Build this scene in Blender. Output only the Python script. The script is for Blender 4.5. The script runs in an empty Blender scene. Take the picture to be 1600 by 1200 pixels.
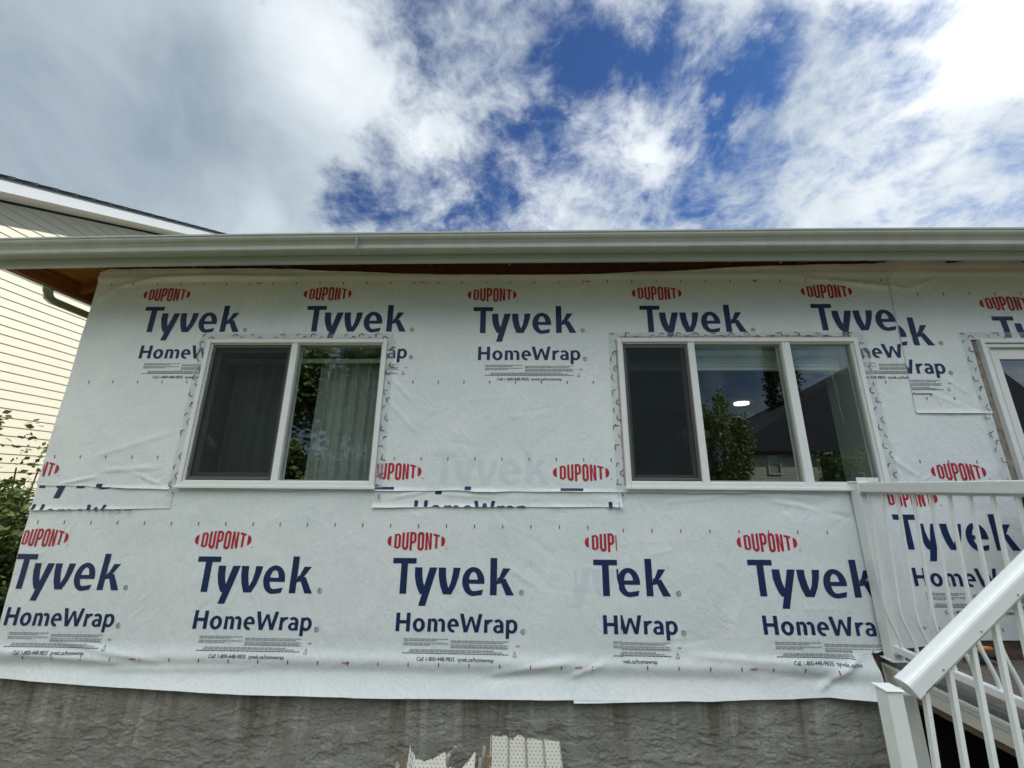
import bpy, bmesh, math, random
import numpy as np
from mathutils import Matrix, Vector
random.seed(7); rng = np.random.default_rng(11)
S = bpy.context.scene
COL = S.collection
R = math.radians

# ---------------------------------------------------------------- camera
F_PX, PITCH, ROLL, YAW = 615.0, 0.25751, 0.0075032, 0.0264567
CAM = Vector((0, -3, 1.9))
def _dir(x, y):
    c, s = math.cos(ROLL), math.sin(ROLL); x, y = c*x-s*y, s*x+c*y
    c, s = math.cos(PITCH), math.sin(PITCH); d = (x, c*1-s*y, s*1+c*y)
    c, s = math.cos(YAW), math.sin(YAW)
    return Vector((c*d[0]-s*d[1], s*d[0]+c*d[1], d[2]))
fwd = _dir(0, 0); rt = _dir(1, 0)-fwd; up = _dir(0, 1)-fwd
camd = bpy.data.cameras.new('camera'); cam = bpy.data.objects.new('camera', camd); COL.objects.link(cam)
camd.sensor_width = 36; camd.lens = 36*F_PX/1600; camd.clip_start = 0.02; camd.clip_end = 500
M = Matrix((rt, up, -fwd)).transposed().to_4x4(); M.translation = CAM
cam.matrix_world = M; S.camera = cam

# ---------------------------------------------------------------- colour management
S.view_settings.view_transform = 'Standard'; S.view_settings.look = 'None'
S.view_settings.exposure = 0.14; S.view_settings.gamma = 1.0

# ---------------------------------------------------------------- sun and sky
SUN_AZ, SUN_EL = R(57), R(42)
sd = bpy.data.lights.new('sun', 'SUN'); sd.energy = 3.8; sd.angle = R(0.7); sd.color = (1.0, 0.95, 0.87)
so = bpy.data.objects.new('sun', sd); COL.objects.link(so)
sdir = Vector((math.sin(SUN_AZ)*math.cos(SUN_EL), math.cos(SUN_AZ)*math.cos(SUN_EL), math.sin(SUN_EL)))
so.rotation_euler = sdir.to_track_quat('Z', 'Y').to_euler(); so.location = (8, 6, 12)

W = bpy.data.worlds.new('World'); S.world = W; W.use_nodes = True
nt = W.node_tree; nt.nodes.clear()
def N(t, **k):
    n = nt.nodes.new(t)
    for a, b in k.items(): setattr(n, a, b)
    return n
def L(a, b): nt.links.new(a, b)
def mth(op, a, b=None, c=None, clamp=False):
    n = N('ShaderNodeMath', operation=op); n.use_clamp = clamp
    for i, v in enumerate((a, b, c)):
        if v is None: continue
        if isinstance(v, (int, float)): n.inputs[i].default_value = v
        else: L(v, n.inputs[i])
    return n.outputs[0]
out = N('ShaderNodeOutputWorld'); bg = N('ShaderNodeBackground'); bg.inputs[1].default_value = 0.1
L(bg.outputs[0], out.inputs[0])
sky = N('ShaderNodeTexSky', sky_type='NISHITA'); sky.sun_disc = False
sky.sun_elevation = SUN_EL; sky.sun_rotation = SUN_AZ; sky.altitude = 1000; sky.air_density = 1.0; sky.dust_density = 0.3; sky.ozone_density = 2.5
tc = N('ShaderNodeTexCoord'); sep = N('ShaderNodeSeparateXYZ'); L(tc.outputs['Generated'], sep.inputs[0])
zz = mth('ADD', mth('MAXIMUM', sep.outputs[2], 0.0), 0.35)
cmb = N('ShaderNodeCombineXYZ'); L(mth('DIVIDE', sep.outputs[0], zz), cmb.inputs[0]); L(mth('DIVIDE', sep.outputs[1], zz), cmb.inputs[1])
def noise(scale, detail, rough, dist, vec, off=(0, 0, 0)):
    mp = N('ShaderNodeMapping'); mp.inputs['Location'].default_value = off; L(vec, mp.inputs[0])
    n = N('ShaderNodeTexNoise'); n.inputs['Scale'].default_value = scale; n.inputs['Detail'].default_value = detail
    n.inputs['Roughness'].default_value = rough; n.inputs['Distortion'].default_value = dist
    L(mp.outputs[0], n.inputs['Vector']); return n.outputs[0]
n1 = noise(4.6, 15, 0.66, 0.25, cmb.outputs[0], (3.1, 1.7, 0))
n1b = noise(1.9, 8, 0.6, 0.5, cmb.outputs[0], (7.3, 0.2, 0))
n2 = noise(3.6, 10, 0.55, 0.4, tc.outputs['Generated'], (1.4, 5.5, 0))
n3 = noise(13, 8, 0.62, 0.6, cmb.outputs[0], (4.4, 2.5, 0))
warp = noise(4.5, 8, 0.65, 0.0, cmb.outputs[0], (0, 9, 0))
def blob(d, r0, r1):
    dn = N('ShaderNodeVectorMath', operation='DOT_PRODUCT'); L(tc.outputs['Generated'], dn.inputs[0]); dn.inputs[1].default_value = Vector(d).normalized()
    a = mth('ARCCOSINE', mth('MINIMUM', dn.outputs['Value'], 0.99999))
    a = mth('ADD', a, mth('MULTIPLY', mth('SUBTRACT', warp, 0.5), 0.30))
    m = N('ShaderNodeMapRange', interpolation_type='SMOOTHSTEP'); L(a, m.inputs['Value'])
    m.inputs['From Min'].default_value = R(r0); m.inputs['From Max'].default_value = R(r1)
    m.inputs['To Min'].default_value = 1; m.inputs['To Max'].default_value = 0; return m.outputs[0]
dens = mth('ADD', mth('MULTIPLY', mth('SUBTRACT', n1, 0.5), 5.2), mth('MULTIPLY', mth('SUBTRACT', n1b, 0.5), 1.2))
dens = mth('ADD', mth('ADD', dens, 0.50), mth('MULTIPLY', mth('SUBTRACT', n3, 0.5), 2.4))
HOLES = [((0.14, .57, .81), 1, 10, -1.15), ((.30, .57, .768), 1, 8, -1.05), ((.43, .54, .72), 1, 6, -1.2), ((.573, .481, .664), 1, 5, -1.1),
         ((-.139, .536, .832), 2, 9, -.45), ((-.403, .679, .614), 1, 7, -.6), ((-.107, .714, .692), 1, 8, -.45), ((.061, .692, .719), 1, 7, -.45),
         ((.367, .64, .675), 0, 5, -.25), ((.354, .699, .621), 1, 7, -.5), ((-.70, .42, .58), 14, 27, 2.2), ((-.36, .56, .75), 2, 10, 1.0),
         ((.66, .55, .50), 6, 22, .40), ((.66, .40, .64), 1, 13, .8), ((.50, .44, .75), 1, 6, 1.1), ((0, -.8, .5), 30, 90, .5), ((.10, .80, .58), 2, 9, .3), ((.34, .49, .80), 0, 4, 1.1), ((.155, .51, .845), 0, 4, .9), ((.22, .63, .745), 1, 6, .8), ((.36, .575, .735), 0, 4, .5), ((-.02, .76, .65), 3, 12, -.18), ((-.18, .76, .62), 3, 10, -.12)]
for d, r0, r1, w in HOLES: dens = mth('ADD', dens, mth('MULTIPLY', blob(d, r0, r1), w))
dm = N('ShaderNodeMapRange', interpolation_type='SMOOTHSTEP'); L(dens, dm.inputs['Value']); dm.inputs['From Min'].default_value = -.65; dm.inputs['To Min'].default_value = .03; dm.inputs['From Max'].default_value = 1.45
br = mth('ADD', mth('MULTIPLY', mth('SUBTRACT', n2, 0.5), 0.75), 0.80)
BRI = [((-.70, .46, .56), 4, 40, -.27), ((-.38, .58, .74), 2, 12, .12), ((.66, .50, .56), 4, 26, -.06), ((.63, .39, .68), 0, 15, .45), ((-.139, .50, .85), 2, 14, -.15),
       ((0, -.36, .93), 16, 52, 2.9), ((0, -.90, .30), 14, 60, -.42), ((.35, -.9, .3), 4, 25, -.25)]
for d, r0, r1, w in BRI: br = mth('ADD', br, mth('MULTIPLY', blob(d, r0, r1), w))
br = mth('MULTIPLY', mth('MAXIMUM', br, 0.16), 10.0)
cr = N('ShaderNodeMix', data_type='RGBA'); cr.inputs['A'].default_value = (.50, .76, 1.0, 1); cr.inputs['B'].default_value = (.93, .975, 1.0, 1)
L(mth('MULTIPLY', br, 0.1, clamp=True), cr.inputs['Factor'])
cs = N('ShaderNodeVectorMath', operation='SCALE'); L(cr.outputs['Result'], cs.inputs[0]); L(br, cs.inputs['Scale'])
tint = N('ShaderNodeVectorMath', operation='MULTIPLY'); L(sky.outputs[0], tint.inputs[0]); tint.inputs[1].default_value = (.20, .46, .80)
mx = N('ShaderNodeMix', data_type='RGBA'); L(dm.outputs[0], mx.inputs['Factor']); L(tint.outputs[0], mx.inputs['A']); L(cs.outputs[0], mx.inputs['B'])
L(mx.outputs['Result'], bg.inputs[0])

# ---------------------------------------------------------------- materials
def mat(name, col, rough=.6, var=0.0, vscale=4.0, bump=0.0, bscale=30.0, spec=.4, metal=0.0, col2=None, stretch=(1, 1, 1), detail=6, bdist=.01):
    m = bpy.data.materials.new(name); m.use_nodes = True; t = m.node_tree
    p = t.nodes['Principled BSDF']; p.inputs['Roughness'].default_value = rough; p.inputs['Metallic'].default_value = metal
    p.inputs['Specular IOR Level'].default_value = spec; p.inputs['Base Color'].default_value = (*col, 1)
    tcn = t.nodes.new('ShaderNodeTexCoord'); mp = t.nodes.new('ShaderNodeMapping'); mp.inputs['Scale'].default_value = stretch
    t.links.new(tcn.outputs['Object'], mp.inputs[0])
    if var or col2:
        n = t.nodes.new('ShaderNodeTexNoise'); n.inputs['Scale'].default_value = vscale; n.inputs['Detail'].default_value = detail; n.inputs['Roughness'].default_value = .65
        t.links.new(mp.outputs[0], n.inputs['Vector'])
        r = t.nodes.new('ShaderNodeValToRGB'); t.links.new(n.outputs[0], r.inputs[0])
        c2 = col2 or tuple(c*(1-var) for c in col)
        r.color_ramp.elements[0].position = .33; r.color_ramp.elements[1].position = .67
        r.color_ramp.elements[0].color = (*c2, 1); r.color_ramp.elements[1].color = (*col, 1)
        t.links.new(r.outputs[0], p.inputs['Base Color'])
    if bump:
        n = t.nodes.new('ShaderNodeTexNoise'); n.inputs['Scale'].default_value = bscale; n.inputs['Detail'].default_value = 5
        t.links.new(mp.outputs[0], n.inputs['Vector'])
        b = t.nodes.new('ShaderNodeBump'); b.inputs['Strength'].default_value = bump; b.inputs['Distance'].default_value = bdist
        t.links.new(n.outputs[0], b.inputs['Height']); t.links.new(b.outputs[0], p.inputs['Normal'])
    return m

def wrap_material():
    m = bpy.data.materials.new('spunbond_wrap'); m.use_nodes = True; t = m.node_tree; p = t.nodes['Principled BSDF']
    p.inputs['Roughness'].default_value = .42; p.inputs['Specular IOR Level'].default_value = .45
    tcn = t.nodes.new('ShaderNodeTexCoord')
    def nz(scale, det, st=(1, 1, 1), dist=0, rough=.6):
        mp = t.nodes.new('ShaderNodeMapping'); mp.inputs['Scale'].default_value = st; t.links.new(tcn.outputs['Object'], mp.inputs[0])
        n = t.nodes.new('ShaderNodeTexNoise'); n.inputs['Scale'].default_value = scale; n.inputs['Detail'].default_value = det; n.inputs['Distortion'].default_value = dist
        n.inputs['Roughness'].default_value = rough
        t.links.new(mp.outputs[0], n.inputs['Vector']); return n.outputs[0]
    def rmp(f, a, b, p0, p1):
        r = t.nodes.new('ShaderNodeValToRGB'); t.links.new(f, r.inputs[0]); r.color_ramp.elements[0].position = p0; r.color_ramp.elements[1].position = p1
        r.color_ramp.elements[0].color = (*a, 1); r.color_ramp.elements[1].color = (*b, 1); return r.outputs[0]
    def mul(a, b, mode='MULTIPLY'):
        x = t.nodes.new('ShaderNodeMix'); x.data_type = 'RGBA'; x.blend_type = mode; x.inputs['Factor'].default_value = 1
        t.links.new(a, x.inputs['A']); t.links.new(b, x.inputs['B']); return x.outputs['Result']
    base = rmp(nz(1.1, 3, (1, 1, 1), 1.0), (.76, .82, .83), (.85, .88, .88), .35, .65)
    fib = rmp(nz(34, 5, (1, 1, .55), 2.0, .7), (.93, .935, .94), (1, 1, 1), .38, .60)
    fine = rmp(nz(150, 3), (.95, .95, .95), (1, 1, 1), .35, .6)
    t.links.new(mul(mul(base, fib), fine), p.inputs['Base Color'])
    def bmp(h, s, d, prev=None):
        b = t.nodes.new('ShaderNodeBump'); b.inputs['Strength'].default_value = s; b.inputs['Distance'].default_value = d; t.links.new(h, b.inputs['Height'])
        if prev: t.links.new(prev, b.inputs['Normal'])
        return b.outputs[0]
    b = bmp(nz(6, 6, (1, 1, .7), 1.6), .38, .02); b = bmp(nz(38, 4, (1, 1, .8), 1.5), .22, .006, b)
    t.links.new(b, p.inputs['Normal']); return m

def parging_material():
    m = bpy.data.materials.new('trowelled_parging'); m.use_nodes = True; t = m.node_tree; p = t.nodes['Principled BSDF']; p.inputs['Roughness'].default_value = .85
    tcn = t.nodes.new('ShaderNodeTexCoord')
    def nz(scale, det, st=(1, 1, 1), dist=0, off=(0, 0, 0), rough=.6):
        mp = t.nodes.new('ShaderNodeMapping'); mp.inputs['Scale'].default_value = st; mp.inputs['Location'].default_value = off; t.links.new(tcn.outputs['Object'], mp.inputs[0])
        n = t.nodes.new('ShaderNodeTexNoise'); n.inputs['Scale'].default_value = scale; n.inputs['Detail'].default_value = det; n.inputs['Distortion'].default_value = dist; n.inputs['Roughness'].default_value = rough
        t.links.new(mp.outputs[0], n.inputs['Vector']); return n.outputs[0]
    def rmp(f, a, b, p0, p1):
        r = t.nodes.new('ShaderNodeValToRGB'); t.links.new(f, r.inputs[0]); r.color_ramp.elements[0].position = p0; r.color_ramp.elements[1].position = p1
        r.color_ramp.elements[0].color = (*a, 1); r.color_ramp.elements[1].color = (*b, 1); return r.outputs[0]
    def mixc(f, a, b):
        x = t.nodes.new('ShaderNodeMix'); x.data_type = 'RGBA'
        t.links.new(f, x.inputs['Factor']); t.links.new(a, x.inputs['A'])
        if isinstance(b, tuple): x.inputs['B'].default_value = (*b, 1)
        else: t.links.new(b, x.inputs['B'])
        return x.outputs['Result']
    def ma(op, a, b):
        n = t.nodes.new('ShaderNodeMath'); n.operation = op; n.use_clamp = op == 'MULTIPLY'
        for i, v in enumerate((a, b)):
            if isinstance(v, (int, float)): n.inputs[i].default_value = v
            else: t.links.new(v, n.inputs[i])
        return n.outputs[0]
    base = rmp(nz(2.2, 6, (1, 1, 1.3), .5), (.22, .22, .185), (.34, .34, .295), .33, .68)
    # rain streaks running down from the top of the parging, fading out lower
    st = rmp(nz(7, 5, (1, 1, .10), .35, (2, 0, 0)), (0, 0, 0), (1, 1, 1), .50, .66)
    lt = rmp(nz(9, 5, (1, 1, .12), .25, (8, 0, 3)), (0, 0, 0), (1, 1, 1), .56, .68)
    sep = t.nodes.new('ShaderNodeSeparateXYZ'); t.links.new(tcn.outputs['Object'], sep.inputs[0])
    mr = t.nodes.new('ShaderNodeMapRange'); t.links.new(ma('ADD', sep.outputs[2], ma('MULTIPLY', ma('SUBTRACT', nz(3, 4), .5), .5)), mr.inputs['Value'])
    mr.inputs['From Min'].default_value = .12; mr.inputs['From Max'].default_value = .60
    col = mixc(ma('MULTIPLY', ma('MULTIPLY', st, mr.outputs[0]), 1.1), base, (.155, .135, .10))
    col = mixc(ma('MULTIPLY', ma('MULTIPLY', lt, mr.outputs[0]), .6), col, (.52, .52, .47))
    # trowel ledges
    ledge = nz(7.5, 9, (.8, 1, 1.9), .8, (0, 0, 0), .62)
    lw = t.nodes.new('ShaderNodeValToRGB'); t.links.new(ledge, lw.inputs[0]); e = lw.color_ramp.elements
    e[0].position = .40; e[0].color = (.0, .0, .0, 1); e[1].position = .62; e[1].color = (1, 1, 1, 1)
    x = lw.color_ramp.elements.new(.50); x.color = (.18, .18, .18, 1); x = lw.color_ramp.elements.new(.515); x.color = (.72, .72, .72, 1)
    grit = rmp(nz(75, 6, (1, 1, 1), 0, (0, 0, 0), .75), (.74, .74, .74), (1, 1, 1), .36, .58)
    g = t.nodes.new('ShaderNodeMix'); g.data_type = 'RGBA'; g.blend_type = 'MULTIPLY'; g.inputs['Factor'].default_value = 1; t.links.new(col, g.inputs['A']); t.links.new(grit, g.inputs['B'])
    t.links.new(g.outputs['Result'], p.inputs['Base Color'])
    b = t.nodes.new('ShaderNodeBump'); b.inputs['Strength'].default_value = .55; b.inputs['Distance'].default_value = .009; t.links.new(lw.outputs[0], b.inputs['Height'])
    b2 = t.nodes.new('ShaderNodeBump'); b2.inputs['Strength'].default_value = .55; b2.inputs['Distance'].default_value = .005; t.links.new(nz(45, 5), b2.inputs['Height']); t.links.new(b.outputs[0], b2.inputs['Normal'])
    t.links.new(b2.outputs[0], p.inputs['Normal']); return m

def thin(name, col, trans, rough=.3, var=.0, gloss=0.0):
    m = bpy.data.materials.new(name); m.use_nodes = True; t = m.node_tree; t.nodes.clear()
    o = t.nodes.new('ShaderNodeOutputMaterial'); mx = t.nodes.new('ShaderNodeMixShader'); tr = t.nodes.new('ShaderNodeBsdfTransparent'); p = t.nodes.new('ShaderNodeBsdfPrincipled')
    p.inputs['Base Color'].default_value = (*col, 1); p.inputs['Roughness'].default_value = rough
    if var:
        tcn = t.nodes.new('ShaderNodeTexCoord'); n = t.nodes.new('ShaderNodeTexNoise'); n.inputs['Scale'].default_value = 25; n.inputs['Detail'].default_value = 5
        t.links.new(tcn.outputs['Object'], n.inputs['Vector']); ma = t.nodes.new('ShaderNodeMapRange'); t.links.new(n.outputs[0], ma.inputs['Value'])
        ma.inputs['To Min'].default_value = trans-var; ma.inputs['To Max'].default_value = trans+var; t.links.new(ma.outputs[0], mx.inputs[0])
    else: mx.inputs[0].default_value = trans
    t.links.new(p.outputs[0], mx.inputs[1]); t.links.new(tr.outputs[0], mx.inputs[2]); t.links.new(mx.outputs[0], o.inputs[0]); return m

def glass_material():
    m = bpy.data.materials.new('window_glass'); m.use_nodes = True; t = m.node_tree; t.nodes.clear()
    o = t.nodes.new('ShaderNodeOutputMaterial'); mx = t.nodes.new('ShaderNodeMixShader'); tr = t.nodes.new('ShaderNodeBsdfTransparent'); g = t.nodes.new('ShaderNodeBsdfGlossy')
    tr.inputs[0].default_value = (.955, .985, .97, 1); g.inputs['Roughness'].default_value = 0.0; g.inputs[0].default_value = (.92, .97, 1, 1)
    f = t.nodes.new('ShaderNodeFresnel'); ge = t.nodes.new('ShaderNodeNewGeometry'); mr = t.nodes.new('ShaderNodeMapRange')
    mr.inputs['To Min'].default_value = 1.85; mr.inputs['To Max'].default_value = 1/1.85; t.links.new(ge.outputs['Backfacing'], mr.inputs['Value']); t.links.new(mr.outputs[0], f.inputs[0])   # same reflectance from both sides of the pane
    tcn = t.nodes.new('ShaderNodeTexCoord'); n = t.nodes.new('ShaderNodeTexNoise'); n.inputs['Scale'].default_value = 1.6; n.inputs['Detail'].default_value = 1
    b = t.nodes.new('ShaderNodeBump'); b.inputs['Strength'].default_value = .05; b.inputs['Distance'].default_value = .01
    t.links.new(tcn.outputs['Object'], n.inputs['Vector']); t.links.new(n.outputs[0], b.inputs['Height']); t.links.new(b.outputs[0], g.inputs['Normal'])
    t.links.new(f.outputs[0], mx.inputs[0]); t.links.new(tr.outputs[0], mx.inputs[1]); t.links.new(g.outputs[0], mx.inputs[2]); t.links.new(mx.outputs[0], o.inputs[0]); return m

def emit(name, col, s):
    m = bpy.data.materials.new(name); m.use_nodes = True; p = m.node_tree.nodes['Principled BSDF']
    p.inputs['Emission Color'].default_value = (*col, 1); p.inputs['Emission Strength'].default_value = s; return m

def soffit_material():
    m = mat('perforated_soffit', (.62, .61, .53), .45, var=.12, vscale=6); t = m.node_tree; p = t.nodes['Principled BSDF']
    tcn = t.nodes.new('ShaderNodeTexCoord'); sep = t.nodes.new('ShaderNodeSeparateXYZ'); t.links.new(tcn.outputs['Object'], sep.inputs[0])
    def ma(op, a, b=None):
        n = t.nodes.new('ShaderNodeMath'); n.operation = op
        for i, v in enumerate((a, b)):
            if v is None: continue
            if isinstance(v, (int, float)): n.inputs[i].default_value = v
            else: t.links.new(v, n.inputs[i])
        return n.outputs[0]
    px = ma('MULTIPLY', sep.outputs[0], 1/.0235); pz = ma('MULTIPLY', sep.outputs[2], 1/.0145)
    row = ma('FLOOR', pz); px = ma('ADD', px, ma('MULTIPLY', ma('MODULO', row, 2), .5))
    fx = ma('SUBTRACT', ma('FRACT', px), .5); fz = ma('MULTIPLY', ma('SUBTRACT', ma('FRACT', pz), .5), 1.3)
    fx = ma('ADD', ma('MULTIPLY', fx, 1.9), ma('MULTIPLY', fz, .35)); d = ma('SQRT', ma('ADD', ma('MULTIPLY', fx, fx), ma('MULTIPLY', fz, fz)))
    hole = ma('LESS_THAN', d, .27)
    src = p.inputs['Base Color'].links[0].from_socket
    x = t.nodes.new('ShaderNodeMix'); x.data_type = 'RGBA'; t.links.new(hole, x.inputs['Factor']); t.links.new(src, x.inputs['A']); x.inputs['B'].default_value = (.14, .135, .11, 1)
    t.links.new(x.outputs['Result'], p.inputs['Base Color']); return m

MT = dict(
    wrap=wrap_material(), parging=parging_material(), glass=glass_material(),
    navy=mat('navy_ink', (.011, .027, .100), .5, var=.12, vscale=60), red=mat('red_ink', (.50, .022, .045), .5, var=.15, vscale=60),
    greyink=mat('grey_ink', (.36, .38, .40), .55, var=.1, vscale=50), blackink=mat('black_ink', (.07, .08, .11), .55, var=.1, vscale=50), ghost=mat('show_through_ink', (.69, .765, .80), .5, var=.06, vscale=20),
    vinyl=mat('white_vinyl', (.83, .84, .83), .38, var=.06, vscale=7, bump=.05, bscale=20), vinyl_grey=mat('grey_vinyl', (.55, .56, .52), .5, var=.22, vscale=12),
    gutter=mat('sage_grey_aluminium', (.49, .50, .455), .38, var=.15, vscale=5, stretch=(1.6, .6, .35), bump=.06, bscale=6), fascia=mat('fascia_aluminium', (.42, .43, .37), .45, var=.08, vscale=3, stretch=(.3, 1, 1)),
    osb=mat('orange_sheathing', (.80, .38, .09), .75, col2=(.52, .21, .045), vscale=22, stretch=(1, .4, 1), bump=.2, bscale=40),
    fir=mat('dark_fir_board', (.40, .15, .045), .75, col2=(.25, .085, .028), vscale=14, stretch=(1, .25, 6)), darkwood=mat('aged_sheathing', (.12, .038, .026), .85, col2=(.07, .024, .018), vscale=9),
    sheath=mat('brown_sheathing', (.17, .12, .085), .9, col2=(.09, .06, .045), vscale=30), shingle=mat('asphalt_shingle', (.036, .038, .044), .95, col2=(.016, .017, .022), vscale=40, bump=.4, bscale=60),
    siding=mat('cream_vinyl_siding', (.77, .74, .60), .5, var=.05, vscale=2.5, bump=.12, bscale=60, stretch=(1, .12, 1)), whitefascia=mat('white_aluminium', (.50, .55, .58), .4, var=.06, vscale=4), soffitw=mat('cream_soffit', (.62, .60, .54), .5, var=.05, vscale=4),
    railing=mat('white_painted_aluminium', (.82, .85, .84), .28, var=.07, vscale=14, spec=.5, bump=.05, bscale=45), deck=mat('weathered_deck_vinyl', (.19, .165, .135), .8, col2=(.105, .09, .075), vscale=9, stretch=(4, .6, 1), bump=.25, bscale=50),
    deckedge=mat('grey_deck_edging', (.13, .14, .135), .6, var=.25, vscale=20), rim=mat('cream_rim_panel', (.60, .60, .53), .45, var=.1, vscale=6),
    joist=mat('joist_wood', (.20, .13, .08), .85, var=.4, vscale=20, stretch=(3, .4, 3)), dark=mat('void_shade_and_dark_eave', (.02, .018, .015), .95, var=.3, vscale=6),  # dark: shade under the deck put into colour; the rear eave uses it too
    screen=thin('insect_mesh', (.011, .018, .020), .58, .8), screenframe=mat('dark_bronze_frame', (.11, .11, .105), .5, var=.15, vscale=30), sash=mat('grey_green_vinyl_sash', (.36, .38, .34), .45, var=.1, vscale=9),
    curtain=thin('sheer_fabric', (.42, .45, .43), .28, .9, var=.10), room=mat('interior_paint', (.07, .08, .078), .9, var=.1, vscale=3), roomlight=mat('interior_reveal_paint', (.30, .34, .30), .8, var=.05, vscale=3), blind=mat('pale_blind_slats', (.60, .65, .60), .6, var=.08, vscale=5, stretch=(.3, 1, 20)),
    tape=thin('clear_sheathing_tape', (.66, .69, .69), .72, .22, var=.12), redtape=mat('red_sheathing_tape', (.40, .13, .14), .4, col2=(.55, .40, .38), vscale=14), grime=mat('grime_caulk', (.16, .14, .11), .9, col2=(.36, .33, .28), vscale=24),
    soffit=soffit_material(), scrap=mat('bent_aluminium_scrap', (.50, .49, .43), .4, col2=(.28, .26, .22), vscale=12, bump=.3, bscale=20), woodscrap=mat('split_wood_scrap', (.36, .25, .15), .85, col2=(.17, .12, .08), vscale=20, stretch=(4, 4, .5)),
    grass=mat('lawn_grass', (.06, .10, .025), .95, col2=(.10, .085, .05), vscale=3, bump=.6, bscale=40), dirt=mat('soil_and_gravel', (.17, .15, .12), .95, col2=(.09, .085, .07), vscale=12, bump=.6, bscale=60),
    bark=mat('bark', (.12, .095, .07), .9, col2=(.05, .04, .03), vscale=12, stretch=(3, 3, .5)), fence=mat('weathered_fence_board', (.30, .26, .20), .85, col2=(.15, .13, .10), vscale=10, stretch=(3, 3, .4)),
    black=mat('black_fabric_cover', (.008, .008, .010), .7, var=.3, vscale=6, bump=.4, bscale=10), tool=mat('dark_blue_plastic', (.02, .05, .07), .5, var=.2, vscale=20), orange=mat('orange_plastic', (.75, .25, .03), .45, var=.1, vscale=20),
    bulb=emit('lamp_glow', (.95, .97, 1), 3.0), greymetal=mat('dull_grey_metal', (.30, .31, .31), .4, var=.1, vscale=20, metal=.3))
def leaf_mat(name, a, b):
    m = mat(name, a, .55, col2=b, vscale=2.2); t = m.node_tree; p = t.nodes['Principled BSDF']
    oi = t.nodes.new('ShaderNodeNewGeometry'); mx = t.nodes.new('ShaderNodeMix'); mx.data_type = 'RGBA'; mx.blend_type = 'MULTIPLY'; mx.inputs['Factor'].default_value = 1
    r = t.nodes.new('ShaderNodeValToRGB'); r.color_ramp.elements[0].color = (.55, .6, .5, 1); r.color_ramp.elements[1].color = (1.25, 1.2, 1.0, 1)
    t.links.new(oi.outputs['Random Per Island'], r.inputs[0]); t.links.new(p.inputs['Base Color'].links[0].from_socket, mx.inputs['A']); t.links.new(r.outputs[0], mx.inputs['B'])
    t.links.new(mx.outputs['Result'], p.inputs['Base Color']); return m
MT['leaf'] = leaf_mat('vine_leaf', (.34, .42, .16), (.20, .27, .09)); MT['leafdark'] = leaf_mat('garden_leaf', (.07, .12, .025), (.03, .06, .015)); MT['leafolive'] = leaf_mat('poplar_leaf', (.10, .12, .04), (.05, .07, .025))

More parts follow.
